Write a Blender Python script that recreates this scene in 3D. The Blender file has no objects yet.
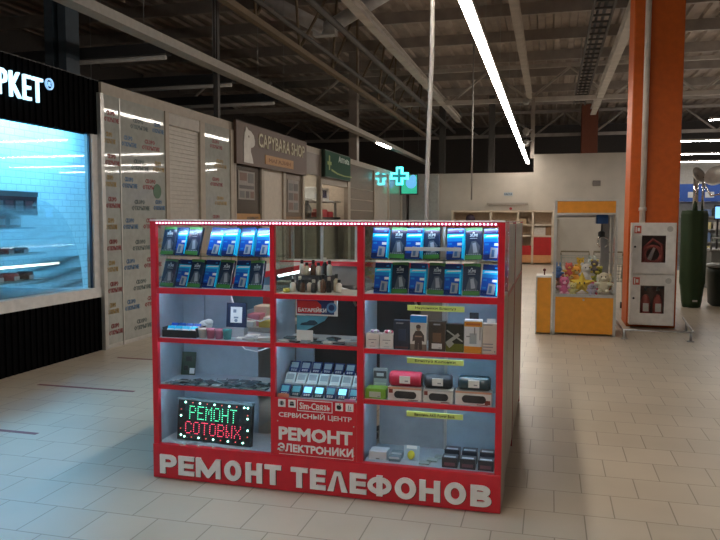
import bpy, bmesh, math, random
from mathutils import Vector, Matrix
random.seed(7)
S = bpy.context.scene
C = S.collection
PI = math.pi
R = math.radians

# ---------------------------------------------------------------- materials
MATS = {}
def mat(name, col, rough=.5, metal=0., emit=None, es=0., var=.08, scale=12., bump=0., coat=0., spec=.5):
    if name in MATS: return MATS[name]
    m = bpy.data.materials.new(name); m.use_nodes = True
    nt = m.node_tree; b = nt.nodes['Principled BSDF']
    b.inputs['Roughness'].default_value = rough; b.inputs['Metallic'].default_value = metal
    b.inputs['Specular IOR Level'].default_value = spec
    if coat: b.inputs['Coat Weight'].default_value = coat; b.inputs['Coat Roughness'].default_value = .06
    tc = nt.nodes.new('ShaderNodeTexCoord'); n = nt.nodes.new('ShaderNodeTexNoise')
    n.inputs['Scale'].default_value = scale; n.inputs['Detail'].default_value = 4
    nt.links.new(tc.outputs['Object'], n.inputs['Vector'])
    r = nt.nodes.new('ShaderNodeValToRGB')
    lo = [max(0, c*(1-var)) for c in col]; hi = [min(1, c*(1+var)) for c in col]
    r.color_ramp.elements[0].position = .3; r.color_ramp.elements[0].color = (*lo, 1)
    r.color_ramp.elements[1].position = .7; r.color_ramp.elements[1].color = (*hi, 1)
    nt.links.new(n.outputs['Fac'], r.inputs['Fac']); nt.links.new(r.outputs['Color'], b.inputs['Base Color'])
    if bump:
        bp = nt.nodes.new('ShaderNodeBump'); bp.inputs['Strength'].default_value = bump; bp.inputs['Distance'].default_value = .01
        nt.links.new(n.outputs['Fac'], bp.inputs['Height']); nt.links.new(bp.outputs['Normal'], b.inputs['Normal'])
    if emit:
        b.inputs['Emission Color'].default_value = (*emit, 1); b.inputs['Emission Strength'].default_value = es
    MATS[name] = m; return m

def glass(name, tint=(.95, .97, .96), refl=1.0):
    if name in MATS: return MATS[name]
    m = bpy.data.materials.new(name); m.use_nodes = True; nt = m.node_tree
    for n in list(nt.nodes): nt.nodes.remove(n)
    o = nt.nodes.new('ShaderNodeOutputMaterial'); mx = nt.nodes.new('ShaderNodeMixShader')
    t = nt.nodes.new('ShaderNodeBsdfTransparent'); t.inputs[0].default_value = (*tint, 1)
    g = nt.nodes.new('ShaderNodeBsdfGlossy'); g.inputs['Roughness'].default_value = .02
    f = nt.nodes.new('ShaderNodeFresnel'); ge = nt.nodes.new('ShaderNodeNewGeometry')     # same reflectance from both faces of the thin pane
    mr = nt.nodes.new('ShaderNodeMapRange'); mr.inputs['To Min'].default_value = 1.45; mr.inputs['To Max'].default_value = 1/1.45
    nt.links.new(ge.outputs['Backfacing'], mr.inputs[0]); nt.links.new(mr.outputs[0], f.inputs['IOR'])
    mu = nt.nodes.new('ShaderNodeMath'); mu.operation = 'MULTIPLY'; mu.inputs[1].default_value = refl
    nt.links.new(f.outputs[0], mu.inputs[0]); nt.links.new(mu.outputs[0], mx.inputs[0])
    nt.links.new(t.outputs[0], mx.inputs[1]); nt.links.new(g.outputs[0], mx.inputs[2]); nt.links.new(mx.outputs[0], o.inputs[0])
    MATS[name] = m; return m

def tile_mat(name, c1, c2, mortar, w, h, off=.5, shift=(0, 0), rough=.35, msize=.004, axes='XY', varscale=1.2, bump=.15):
    m = bpy.data.materials.new(name); m.use_nodes = True; nt = m.node_tree; b = nt.nodes['Principled BSDF']
    g = nt.nodes.new('ShaderNodeNewGeometry'); sp = nt.nodes.new('ShaderNodeSeparateXYZ'); cb = nt.nodes.new('ShaderNodeCombineXYZ')
    nt.links.new(g.outputs['Position'], sp.inputs[0])
    for k in (0, 1):
        ad = nt.nodes.new('ShaderNodeMath'); ad.operation = 'ADD'; ad.inputs[1].default_value = shift[k]
        nt.links.new(sp.outputs[axes[k]], ad.inputs[0]); nt.links.new(ad.outputs[0], cb.inputs[k])
    br = nt.nodes.new('ShaderNodeTexBrick'); br.offset = off; br.inputs['Scale'].default_value = 1
    br.inputs['Brick Width'].default_value = w; br.inputs['Row Height'].default_value = h
    br.inputs['Mortar Size'].default_value = msize; br.inputs['Mortar Smooth'].default_value = .2
    br.inputs['Color1'].default_value = (*c1, 1); br.inputs['Color2'].default_value = (*c2, 1); br.inputs['Mortar'].default_value = (*mortar, 1)
    nt.links.new(cb.outputs[0], br.inputs['Vector'])
    n = nt.nodes.new('ShaderNodeTexNoise'); n.inputs['Scale'].default_value = varscale; n.inputs['Detail'].default_value = 6
    nt.links.new(g.outputs['Position'], n.inputs['Vector'])
    mp = nt.nodes.new('ShaderNodeMapRange'); mp.inputs['From Min'].default_value = .3; mp.inputs['From Max'].default_value = .7
    mp.inputs['To Min'].default_value = .9; mp.inputs['To Max'].default_value = 1.08
    nt.links.new(n.outputs['Fac'], mp.inputs[0])
    mx = nt.nodes.new('ShaderNodeMix'); mx.data_type = 'RGBA'; mx.blend_type = 'MULTIPLY'; mx.inputs['Factor'].default_value = 1
    nt.links.new(br.outputs['Color'], mx.inputs['A']); nt.links.new(mp.outputs[0], mx.inputs['B']); nt.links.new(mx.outputs['Result'], b.inputs['Base Color'])
    bp = nt.nodes.new('ShaderNodeBump'); bp.inputs['Strength'].default_value = bump; bp.inputs['Distance'].default_value = .004; bp.invert = True
    nt.links.new(br.outputs['Fac'], bp.inputs['Height']); nt.links.new(bp.outputs['Normal'], b.inputs['Normal'])
    b.inputs['Roughness'].default_value = rough
    MATS[name] = m; return m

# ---------------------------------------------------------------- mesh builder
LATIN = dict(zip('РЕОНТМВСАКХраеос', 'PEOHTMBCAKXpaeoc'))      # same shapes, cleaner outlines
class MB:
    def __init__(s): s.v = []; s.f = []; s.m = []; s.sm = []
    def add(s, vs, fs, m=0, smooth=False):
        o = len(s.v); s.v += [Vector(v) for v in vs]
        for f in fs: s.f.append([o+i for i in f]); s.m.append(m); s.sm.append(smooth)
        return s
    def box(s, x0, x1, y0, y1, z0, z1, m=0, M=None):
        vs = [Vector((x, y, z)) for z in (z0, z1) for y in (y0, y1) for x in (x0, x1)]
        if M: vs = [M @ v for v in vs]
        return s.add(vs, [(0,2,3,1),(4,5,7,6),(0,1,5,4),(2,6,7,3),(0,4,6,2),(1,3,7,5)], m)
    def rbox(s, x0, x1, y0, y1, z0, z1, r, m=0, M=None, seg=2):
        bm = bmesh.new(); bmesh.ops.create_cube(bm, size=1)
        for v in bm.verts: v.co = Vector(((x0+x1)/2+v.co.x*(x1-x0), (y0+y1)/2+v.co.y*(y1-y0), (z0+z1)/2+v.co.z*(z1-z0)))
        bmesh.ops.bevel(bm, geom=bm.edges[:], offset=r, segments=seg, affect='EDGES', profile=.5)
        return s.frombm(bm, m, M)
    def frombm(s, bm, m=0, M=None, smooth=False):
        bm.verts.index_update()
        vs = [(M @ v.co) if M else v.co.copy() for v in bm.verts]
        fs = [[v.index for v in f.verts] for f in bm.faces]; bm.free()
        return s.add(vs, fs, m, smooth)
    def cyl(s, p0, p1, r0, r1=None, n=12, m=0, cap=True, smooth=True):
        p0 = Vector(p0); p1 = Vector(p1); r1 = r0 if r1 is None else r1
        d = (p1-p0).normalized(); a = d.orthogonal().normalized(); b = d.cross(a)
        vs = []
        for p, r in ((p0, r0), (p1, r1)):
            for i in range(n):
                t = 2*PI*i/n; vs.append(p+(a*math.cos(t)+b*math.sin(t))*r)
        s.add(vs, [(i, (i+1) % n, n+(i+1) % n, n+i) for i in range(n)], m, smooth)
        if cap:
            o = len(s.v)-2*n
            s.f.append([o+i for i in range(n)][::-1]); s.m.append(m); s.sm.append(False)
            s.f.append([o+n+i for i in range(n)]); s.m.append(m); s.sm.append(False)
        return s
    def tube(s, pts, r, n=8, m=0):
        pts = [Vector(p) for p in pts]; rings = []
        prev = None
        for i, p in enumerate(pts):
            d = (pts[min(i+1, len(pts)-1)]-pts[max(i-1, 0)]).normalized()
            a = d.orthogonal().normalized() if prev is None else (prev-d*prev.dot(d)).normalized()
            prev = a; b = d.cross(a)
            rings.append([p+(a*math.cos(2*PI*k/n)+b*math.sin(2*PI*k/n))*r for k in range(n)])
        vs = [v for g in rings for v in g]; fs = []
        for i in range(len(pts)-1):
            for k in range(n): fs.append((i*n+k, i*n+(k+1) % n, (i+1)*n+(k+1) % n, (i+1)*n+k))
        fs.append(list(range(n))[::-1]); fs.append([(len(pts)-1)*n+k for k in range(n)])
        return s.add(vs, fs, m, True)
    def lathe(s, prof, M=None, n=20, m=0, smooth=True):      # prof: [(r,z)...]
        vs = []
        for r, z in prof:
            for i in range(n):
                t = 2*PI*i/n; v = Vector((r*math.cos(t), r*math.sin(t), z)); vs.append(M @ v if M else v)
        k = len(prof); fs = [(j*n+i, j*n+(i+1) % n, (j+1)*n+(i+1) % n, (j+1)*n+i) for j in range(k-1) for i in range(n)]
        fs.append(list(range(n))[::-1]); fs.append([(k-1)*n+i for i in range(n)])
        return s.add(vs, fs, m, smooth)
    def ell(s, c, rx, ry, rz, m=0, n=16, M=None):
        bm = bmesh.new(); bmesh.ops.create_uvsphere(bm, u_segments=n, v_segments=max(6, n*2//3), radius=1)
        for v in bm.verts: v.co = Vector((c[0]+v.co.x*rx, c[1]+v.co.y*ry, c[2]+v.co.z*rz))
        return s.frombm(bm, m, M, True)
    def prism(s, pts, O, u, v, w, d, m=0):                    # polygon in (u,v) plane at O, thickness d along w
        O, u, v, w = map(Vector, (O, u, v, w)); n = len(pts)
        a = [O+u*p+v*q for p, q in pts]; b = [p+w*d for p in a]
        return s.add(a+b, [list(range(n))[::-1], [n+i for i in range(n)]]+[(i, (i+1) % n, n+(i+1) % n, n+i) for i in range(n)], m)
    def ring(s, outer, inner, O, u, v, w, d, m=0, closed=True):      # solid band between two outlines
        O, u, v, w = map(Vector, (O, u, v, w)); n = len(outer)
        a = [O+u*p+v*q for p, q in outer]+[O+u*p+v*q for p, q in inner]; b = [p+w*d for p in a]
        fs = []
        for i in range(n if closed else n-1):
            j = (i+1) % n
            fs += [(i, j, n+j, n+i), (2*n+i, 3*n+i, 3*n+j, 2*n+j), (i, 2*n+i, 2*n+j, j), (n+i, n+j, 3*n+j, 3*n+i)]
        if not closed: fs += [(0, n, 3*n, 2*n), (n-1, 3*n-1, 4*n-1, 2*n-1)]
        return s.add(a+b, fs, m)
    def block(s, ch, x, z, W, H, y, d, sv, sh):                        # heavy block capital, lower left at (x, z), facing -Y
        A = ((x, y, z), (1, 0, 0), (0, 0, 1), (0, -1, 0)); K = [0]
        def dep(): K[0] += 1; return d+.0003*K[0]
        P = lambda pts: s.prism(pts, *A, dep())
        def arc(cx, cz, rx, rz, a0, a1, n=18): return [(cx+rx*math.cos(R(a0+(a1-a0)*i/n)), cz+rz*math.sin(R(a0+(a1-a0)*i/n))) for i in range(n+1)]
        bx_ = lambda a, c, z0, z1: P([(a, z0), (c, z0), (c, z1), (a, z1)])
        def bowl(z0, z1, w_):
            rx = w_*.45; cz = (z0+z1)/2; rz = (z1-z0)/2
            o_ = [(sv*.5, z0)]+arc(w_-rx, cz, rx, rz, -90, 90)+[(sv*.5, z1)]; i_ = [(sv*.5, z0+sh)]+arc(w_-rx-.001, cz, max(rx-sv+.001, .003), rz-sh, -90, 90)+[(sv*.5, z1-sh)]
            s.ring(o_, i_, *A, dep(), 0, False)
        if ch == 'Е': bx_(0, sv, 0, H); bx_(sv, W, 0, sh); bx_(sv, W, H-sh, H); bx_(sv, W*.95, H*.5-sh*.45, H*.5+sh*.45)
        elif ch == 'Н': bx_(0, sv, 0, H); bx_(W-sv, W, 0, H); bx_(sv, W-sv, H*.5-sh*.5, H*.5+sh*.5)
        elif ch == 'Т': bx_(W/2-sv/2, W/2+sv/2, 0, H-sh); bx_(0, W, H-sh, H)
        elif ch == 'М': bx_(0, sv*.85, 0, H); bx_(W-sv*.85, W, 0, H); P([(sv*.85, H), (sv*.85, H*.45), (W/2-.006, 0), (W/2+.006, 0), (W-sv*.85, H*.45), (W-sv*.85, H), (W/2, H*.38)])
        elif ch == 'Л': P([(0, 0), (W*.34, H), (W*.34+sv*.6, H), (sv, 0)]); P([(W-sv, 0), (W*.66-sv*.6, H), (W*.66, H), (W, 0)]); bx_(W*.34, W*.66, H-sh, H)
        elif ch == 'Р': bx_(0, sv, 0, H); bowl(H*.36, H, W)
        elif ch == 'В': bx_(0, sv, 0, H); bowl(0, H*.56, W); bowl(H*.47, H, W*.94)
        elif ch == 'О': s.ring(arc(W/2, H/2, W/2, H/2+.002, 0, 360, 36)[:-1], arc(W/2, H/2, W/2-sv, H/2-sh, 0, 360, 36)[:-1], *A, dep())
        elif ch == 'Ф': s.ring(arc(W/2, H/2, W/2, H*.42, 0, 360, 36)[:-1], arc(W/2, H/2, W/2-sv*.85, H*.42-sh, 0, 360, 36)[:-1], *A, dep()); bx_(W/2-sv/2, W/2+sv/2, 0, H)
        return s
    def text(s, t, O, W, H, u=(1, 0, 0), v=(0, 0, 1), w=(0, -1, 0), d=.004, m=0, bold=.02, res=2, spacing=1.0):
        # lettering whose box is W x H, lower left corner at O
        c = bpy.data.curves.new('lettering', 'FONT'); c.body = ''.join(LATIN.get(q, q) for q in t); c.resolution_u = res; c.extrude = .5; c.space_character = spacing; c.align_x = 'CENTER'
        o = bpy.data.objects.new('lettering', c); C.objects.link(o)
        dg = bpy.context.evaluated_depsgraph_get(); me = bpy.data.meshes.new_from_object(o.evaluated_get(dg))
        O, u, v, w = map(Vector, (O, u, v, w)); sh = [(0, 0)] if bold <= 0 else [(0, 0), (-1, -1), (1, 1), (-1, 1), (1, -1)]
        if bold > .02: sh += [(-1, 0), (1, 0), (0, 1), (0, -1)]
        xs = [q.co.x for q in me.vertices]; ys = [q.co.y for q in me.vertices]
        x0, x1, y0, y1 = min(xs)-bold, max(xs)+bold, min(ys)-bold, max(ys)+bold
        fs = [list(p.vertices) for p in me.polygons]
        for n_, (a_, b_) in enumerate(sh):                       # a heavier stroke: the outline repeated around itself
            dd = d+.00018*n_
            s.add([O+u*((q.co.x+a_*bold-x0)/(x1-x0)*W)+v*((q.co.y+b_*bold-y0)/(y1-y0)*H)+w*((q.co.z+.5)*dd) for q in me.vertices], fs, m)
        bpy.data.objects.remove(o); bpy.data.curves.remove(c); bpy.data.meshes.remove(me)
        return s
    def build(s, name, mats, parent=None, local=False, label=None):
        me = bpy.data.meshes.new(name)
        if not isinstance(mats, (list, tuple)): mats = [mats]
        off = Vector((0, 0, 0))
        if not local:
            p = parent
            while p is not None: off = off+p.location; p = p.parent
        me.from_pydata([tuple(v-off) for v in s.v], [], s.f)
        for q in mats: me.materials.append(q)
        for p, i, k in zip(me.polygons, s.m, s.sm): p.material_index = min(i, len(mats)-1); p.use_smooth = k
        bm = bmesh.new(); bm.from_mesh(me); bmesh.ops.recalc_face_normals(bm, faces=bm.faces[:]); bm.to_mesh(me); bm.free()
        me.update()
        o = bpy.data.objects.new(name, me); C.objects.link(o); o.parent = parent
        if label: o['label'] = label
        return o

def tag(o, label, cat, group=None, kind=None):
    o['label'] = label; o['category'] = cat
    if group: o['group'] = group
    if kind: o['kind'] = kind
    return o
def thing(name, label, cat, loc, group=None, rz=0):
    o = bpy.data.objects.new(name, None); C.objects.link(o); o.location = loc; o.rotation_euler = (0, 0, rz); o.empty_display_size = .1
    return tag(o, label, cat, group)
def solo(name, mb, mats, label, cat, loc, group=None, local=False):   # a thing that is one mesh with its origin at loc
    L = Vector(loc)
    if not local: mb.v = [v-L for v in mb.v]
    o = mb.build(name, mats, None, True); o.location = L
    return tag(o, label, cat, group)
def struct(name, mb, mats, label):
    o = mb.build(name, mats); o['kind'] = 'structure'; o['label'] = label; o['category'] = name.split('_')[0]
    return o
def dup(o, loc, rot=None, label=None, group=None):
    r = o.copy(); C.objects.link(r); r.location = loc
    if rot is not None: r.rotation_euler = rot
    if label: r['label'] = label
    if group: r['group'] = group
    for ch in list(o.children):
        c = ch.copy(); C.objects.link(c); c.parent = r
        for g in list(ch.children):
            d = g.copy(); C.objects.link(d); d.parent = c
    return r

# palette
red = mat('kiosk_red', (.58, .007, .022), .32, coat=.2)
white = mat('white_plastic', (.72, .72, .72), .4)
letter = mat('letter_grey_white', (.78, .76, .75), .45)
panel = mat('panel_blue_grey', (.34, .4, .46), .42)
panel_brown = mat('panel_warm_grey', (.3, .25, .2), .4)
black = mat('black_plastic', (.012, .012, .014), .4)
dark = mat('dark_grey', (.04, .04, .045), .5)
chrome = mat('chrome', (.75, .75, .76), .15, 1.)
steel = mat('brushed_steel', (.45, .45, .46), .35, 1.)
alu = mat('aluminium', (.5, .49, .47), .4, .7)
paper = mat('white_paper', (.75, .75, .73), .7)
orange = mat('pillar_orange', (.58, .105, .006), .5)
yorange = mat('machine_orange', (.7, .26, .018), .4)
beige = mat('beige_panel', (.33, .285, .235), .5)
glz = glass('clear_glass', (.985, .988, .986), .55)
glz_shop = glass('shop_glass', (.9, .93, .93), .9)

# ---------------------------------------------------------------- setting
fl = tile_mat('floor_tiles', (.4, .345, .27), (.44, .38, .3), (.2, .165, .125), .315, .3235, .5, (-.055+.315*40, -4.9+.3235*40), .38, .0035)
struct('floor', MB().box(-14, 16, -8, 46, -.1, 0), fl, 'pale beige tiled floor laid in staggered rows')

deckm = mat('ceiling_deck', (.36, .3, .26), .7, var=.2, scale=2)
cm = MB()
x = -14.
ZC = 6.7
prof = []
while x < 16:
    prof += [(x, ZC), (x+.16, ZC), (x+.2, ZC+.07), (x+.36, ZC+.07)]; x += .4
vs = []; fs = []
for (px, pz) in prof: vs += [(px, -8, pz), (px, 46, pz), (px, -8, pz+.12), (px, 46, pz+.12)]
for i in range(len(prof)-1):
    a = i*4; b = a+4
    fs += [(a, b, b+1, a+1), (a+2, a+3, b+3, b+2), (a, a+2, b+2, b), (a+1, b+1, b+3, a+3)]
cm.add(vs, fs)
struct('ceiling', cm, deckm, 'dark corrugated metal roof deck')
WX = -5.25
wallb = mat('wall_paint', (.46, .42, .37), .6, scale=1.5)
wdark = mat('wall_dark', (.1, .088, .082), .8)
struct('wall_back', MB().box(WX, -.62, 27, 27.2, 0, 3.35).box(-.62, 2.9, 26.9, 27.2, 0, 4.0), wallb, 'pale wall closing the far end of the passage')
struct('wall_far', MB().box(2.9, 16, 36, 36.2, 0, 4.3), mat('wall_white', (.8, .78, .74), .6), 'white far wall of the supermarket hall')
struct('wall_end', MB().box(-14, 2.9, 40, 40.2, 0, 6.7).box(2.9, 16, 40, 40.2, 0, 6.7), wdark, 'dark end wall beneath the roof')
struct('wall_outer', MB().box(-14.2, -14, -8, 46, 0, 6.8), wdark, 'dark outer wall behind the shops')
struct('trim_fascia', MB().box(WX-.08, WX+.012, 7.53, 27, 3.1, 3.24).box(WX-.1, WX-.02, -4, 7.53, 3.245, 3.255, 1), [beige, black], 'beige beam running above the shop fronts')

# roof steel (top level things, long members)
rs = mat('roof_steel', (.36, .32, .29), .6, var=.15, scale=3)
rsl = mat('roof_steel_light', (.5, .46, .42), .55, var=.15, scale=3)
dsteel = mat('roof_steel_dark', (.09, .082, .078), .6)
for i, yy in enumerate([9.5, 11.5, 13.5, 15.5, 17.5, 20, 22.5, 25, 28, 31]):
    b = MB().box(-13.9, 15.9, yy-.05, yy+.05, 6.42, 6.7)
    solo('roof_purlin', b, rs, 'thin steel purlin running across beneath the roof deck', 'beam', (0, yy, 6.42), 'roof purlins')
def truss(y, zb, x0, x1, m, label):
    t = thing('roof_truss', label, 'roof truss', ((x0+x1)/2, y, zb), 'roof trusses')
    MB().box(x0, x1, y-.07, y+.07, zb-.07, zb+.07).build('bottom_chord', m, t)
    MB().box(x0, x1, y-.06, y+.06, 6.5, 6.62).build('top_chord', m, t)
    n = int((x1-x0)/2.4)
    for i in range(n):
        a = x0+(x1-x0)*i/n; b = x0+(x1-x0)*(i+1)/n; c = (a+b)/2
        MB().cyl((a, y, zb), (c, y, 6.5), .045, n=8).build('web_member', m, t)
        MB().cyl((c, y, 6.5), (b, y, zb), .045, n=8).build('web_member', m, t)
truss(24, 5.5, -13.5, 12, rsl, 'far cross truss with a bottom chord behind the long lit lamp')
truss(34, 5.5, -13.5, 12, rs, 'farthest cross truss near the dark end wall')
# the V brace that drops to a node in front of the trusses
t = thing('roof_brace', 'big pale V shaped steel brace high up at the top edge of the photo', 'brace', (-4.62, 14.4, 5.5))
MB().cyl((-4.62, 14.4, 5.55), (-6.7, 14.4, 6.7), .15, n=12).build('tube', mat('brace_pale', (.6, .6, .61), .5), t)
MB().cyl((-4.62, 14.4, 5.55), (-2.3, 14.4, 6.7), .15, n=12).build('tube', MATS['brace_pale'], t)
MB().box(-4.86, -4.38, 14.3, 14.5, 5.42, 5.62).build('node_plate', MATS['brace_pale'], t)
def girder(x, y0, y1, z, label, w=.18, h=.2, m=rsl):
    o = solo('roof_girder', MB().box(x-w/2, x+w/2, y0, y1, z, z+.03).box(x-w/2, x+w/2, y0, y1, z+h-.03, z+h).box(x-.02, x+.02, y0, y1, z+.03, z+h-.03), m, label, 'beam', (x, (y0+y1)/2, z))
    return o
girder(-3.55, 8, 28.5, 5.45, 'long roof girder left of the hanging white power pipe')
girder(-.72, 8, 23.85, 5.5, 'long roof girder just right of the lit lamp', .16, .22)
girder(1.44, 8, 27.6, 5.45, 'long pale roof girder left of the orange pillar', .2, .24)
# cable ladder beside the right girder
t = thing('cable_ladder', 'dark cable ladder under the roof left of the orange pillar', 'cable tray', (.95, 17, 5.75))
MB().box(.72, .76, 8, 27, 5.72, 5.84).build('rail', dsteel, t); MB().box(1.1, 1.14, 8, 27, 5.72, 5.84).build('rail', dsteel, t)
for k in range(38): MB().box(.76, 1.1, 8+k*.5, 8.04+k*.5, 5.75, 5.79).build('rung', dsteel, t)
for y in (9, 15, 21, 26): MB().cyl((.74, y, 5.8), (.74, y, ZC-.01), .008, n=6).build('hanger', steel, t)
MB().tube([(.85, 8+i, 5.83+.02*math.sin(i*2)) for i in range(20)], .03).build('cable', black, t)
MB().tube([(.98, 8+i, 5.83+.02*math.cos(i*1.7)) for i in range(20)], .04).build('cable', black, t)
# dark pipes along the left, above the unlit lamp track
for (x, z, r, lab) in ((-4.6, 5.1, .045, 'lower dark sprinkler pipe running beside the unlit lamp track'), (-3.95, 5.25, .06, 'thick dark pipe running above the unlit lamp track')):
    solo('ceiling_pipe', MB().cyl((x, 5, z), (x, 30, z), r, n=10), dsteel, lab, 'pipe', (x, 17, z))
b = MB()
for k in range(9): b.cyl((-4.9, 7+k*2.2, 5.0), (-4.3 if k % 2 else -4.5, 7.7+k*2.2, 6.6), .03, n=6)
for k in range(9): b.cyl((-4.9, 9.2+k*2.2, 5.0), (-4.3 if k % 2 else -4.5, 7.7+k*2.2, 6.6), .03, n=6)
t = thing('lattice_girder', 'dark lattice girder above the unlit lamp track on the left', 'beam', (-4.9, 16, 4.9))
MB().box(-4.96, -4.84, 5, 29, 4.92, 5.02).build('bottom_chord', mat('lattice_brown', (.2, .15, .1), .6), t)
b.build('lattice_web', MATS['lattice_brown'], t)
# blue-grey steel post behind the shop fascia, thin dark posts further along
solo('steel_column', MB().box(-7.11, -6.97, 8.9, 9.2, 3.06, 6.69).box(-6.95, -6.9, 9.0, 9.1, 3.06, 6.69).box(-6.88, -6.75, 8.9, 9.2, 3.06, 6.69), mat('blue_steel', (.07, .1, .13), .5), 'dark blue-grey steel column rising behind the black shop fascia', 'column', (-6.7, 9.05, 0))
solo('steel_post', MB().box(-5.42, -5.34, 10.85, 10.93, 0, 6.7), dsteel, 'thin dark post above the white roller shutter', 'column', (-5.38, 10.9, 0))
for (x, y, lab) in ((-5.6, 20.2, 'grey post rising behind the dark green shop sign'), (-4.3, 29, 'dark post behind the far wall left of the hanging pipe'), (-2.4, 30, 'dark post behind the far wall beside the second hanging cord')):
    solo('steel_post', MB().box(x-.12, x+.12, y-.12, y+.12, 0, 6.7), rs if y < 25 else dsteel, lab, 'column', (x, y, 0))

# ---------------------------------------------------------------- lamps
led = mat('lamp_white', (.9, .9, .9), .5, emit=(1, .9, .78), es=36)
led_far = mat('lamp_white_far', (.9, .9, .9), .5, emit=(1, .94, .86), es=55)
housing = mat('lamp_housing', (.5, .48, .45), .5)
def line_lamp(x, y0, y1, z, label, diffs, group=None, wm=led, hw=.068, hh=.07):
    t = thing('linear_lamp', label, 'lamp', (x, (y0+y1)/2, z), group)
    MB().box(x-hw, x+hw, y0, y1, z, z+hh).build('housing', housing, t)
    for (a, b) in diffs: MB().box(x-.06, x+.06, a, b, z-.025, z).build('diffuser', wm, t)
    y = y0+.5
    while y < y1: MB().cyl((x, y, z+hh-.01), (x, y, ZC-.01), .004, n=5).build('suspension_wire', steel, t); y += 3
    return t
line_lamp(-.95, -5, 30.9, 4.0, 'long lit white strip lamp running over the red kiosk', [(-5, 30.9)])
line_lamp(-5.2, 4, 31, 3.98, 'long unlit lamp track above the left shop fronts with one lit tube', [(21.6, 23.2)], hw=.1, hh=.12)
for i, (y, x0) in enumerate(((18.7, 3.63), (23.5, 2.95), (28.1, 2.95), (31.7, 2.95))):
    t = thing('linear_lamp', ['nearest short lit strip lamp right of the orange pillar', 'second lit strip lamp from the front over the supermarket', 'third lit strip lamp from the front over the supermarket', 'farthest lit strip lamp over the supermarket'][i], 'lamp', (x0+5, y, 4.0), 'supermarket strip lamps')
    MB().box(x0, 14, y-.04, y+.04, 4.0, 4.06).build('housing', housing, t)
    MB().box(x0, 14, y-.035, y+.035, 3.985, 4.0).build('diffuser', led_far, t)
    for q in (x0+.4, x0+4, x0+8): MB().cyl((q, y, 4.05), (q, y, ZC-.01), .004, n=5).build('suspension_wire', steel, t)
line_lamp(4.2, -6, 8, 4.0, 'added fill strip lamp out of view right of the photographer', [(-6, 8)], None, mat('lamp_fill', (.9, .9, .9), .5, emit=(1, .9, .78), es=8))  # unseen lamp added as a weak fill beside the camera
for y, x0, lab in ((9.4, -9.5, 'nearest unlit lamp batten over the left shops'), (11.6, -9.5, 'middle unlit lamp batten over the left shops'), (13.6, -10, 'farthest unlit lamp batten over the left shops')):
    t = thing('lamp_batten', lab, 'lamp', (x0+2, y, 3.95), 'unlit battens over the left shops')
    MB().box(x0, -5.4, y-.09, y+.09, 3.98, 4.14).build('housing', mat('batten_dark', (.07, .075, .085), .5), t)
    for q in (x0+.3, -5.8): MB().cyl((q, y, 4.12), (q, y, ZC-.01), .006, n=5).build('suspension_wire', steel, t)
    MB().cyl((x0, y, 3.95), (-5.45, y, 3.95), .035, n=8).build('tube', mat('tube_unlit', (.55, .53, .5), .4), t)
spotm = mat('spot_head', (.55, .55, .55), .35, .5)
for (y, z, lab) in ((22.6, 5.15, 'highest of the three small spotlights right of the lit strip lamp'), (23.3, 4.32, 'middle of the three small spotlights right of the lit strip lamp'), (23.6, 4.0, 'lowest of the three small spotlights right of the lit strip lamp')):
    t = thing('spotlight', lab, 'spotlight', (-.72, y, z), 'spotlights by the strip lamp')
    MB().lathe([(.03, 0), (.09, .03), (.11, .16), (.1, .17)], Matrix.Translation((-.78, y-.1, z)) @ Matrix.Rotation(R(65), 4, 'X'), 14).build('head', spotm, t)
    MB().tube([(-.78, y-.06, z), (-.7, y, z+.12), (-.6, y+.02, z+.14)], .018).build('bracket', spotm, t)
solo('drop_post', MB().box(-.66, -.54, 23.75, 23.87, 3.6, 5.5), rs, 'short grey drop post carrying the small spotlights', 'post', (-.6, 23.8, 3.6))
# hanging conduits
solo('power_pipe', MB().tube([(-1.045, 6.18, 1.229), (-1.05, 6.19, 1.9), (-1.03, 6.18, 2.6), (-1.015, 6.18, 3.0), (-1.015, 6.18, 3.6), (-1.01, 6.18, 6.69)], .02, 10), mat('pipe_white', (.62, .58, .55), .45), 'white power pipe dropping from the roof into the back of the kiosk', 'pipe', (-1.045, 6.18, 1.229))
solo('hanging_cord', MB().tube([(-1.6, 15, 2.02), (-1.6, 15, 4), (-1.59, 15, 6.7)], .016, 8), mat('cord_grey', (.3, .29, .28), .5), 'thin grey cord hanging from the roof right of the white pipe', 'cord', (-1.6, 15, 2.02))

# ---------------------------------------------------------------- left shop with lit window
blk = mat('black_cladding', (.002, .002, .0025), .8, spec=.04)
def ribbed(x, y0, y1, z0, z1, pitch=.09):
    b = MB(); b.box(x-.1, x, y0, y1, z0, z1)
    y = y0+.01
    while y < y1-.05: b.box(x, x+.022, y, y+pitch*.55, z0+.005, z1-.005); y += pitch
    return b
t = thing('shop_fascia', 'black ribbed shop fascia with glowing white letters above the blue lit window', 'sign', (WX, 5.5, 2.6))
ribbed(WX-.022, 2.0, 7.53, 2.6, 3.245).build('cladding', blk, t)
neon = mat('letter_glow', (.9, .95, 1), .4, emit=(.42, .8, 1), es=1.5)
b = MB().text('РКЕТ', (WX+.005, 5.87, 2.82), .62, .255, (0, 1, 0), (0, 0, 1), (1, 0, 0), .03, bold=.0, spacing=1.14)
b.build('lettering', neon, t)
b = MB(); rg = lambda r: [(r*math.cos(2*PI*i/24), r*math.sin(2*PI*i/24)) for i in range(24)]
b.ring(rg(.062), rg(.048), (WX+.005, 6.61, 3.045), (0, 1, 0), (0, 0, 1), (1, 0, 0), .02); b.text('R', (WX+.005, 6.594, 3.022), .034, .046, (0, 1, 0), (0, 0, 1), (1, 0, 0), .02, bold=0)
b.build('mark', mat('mark_glow', (.5, .8, 1), .4, emit=(.3, .6, 1), es=.7), t)
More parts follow.
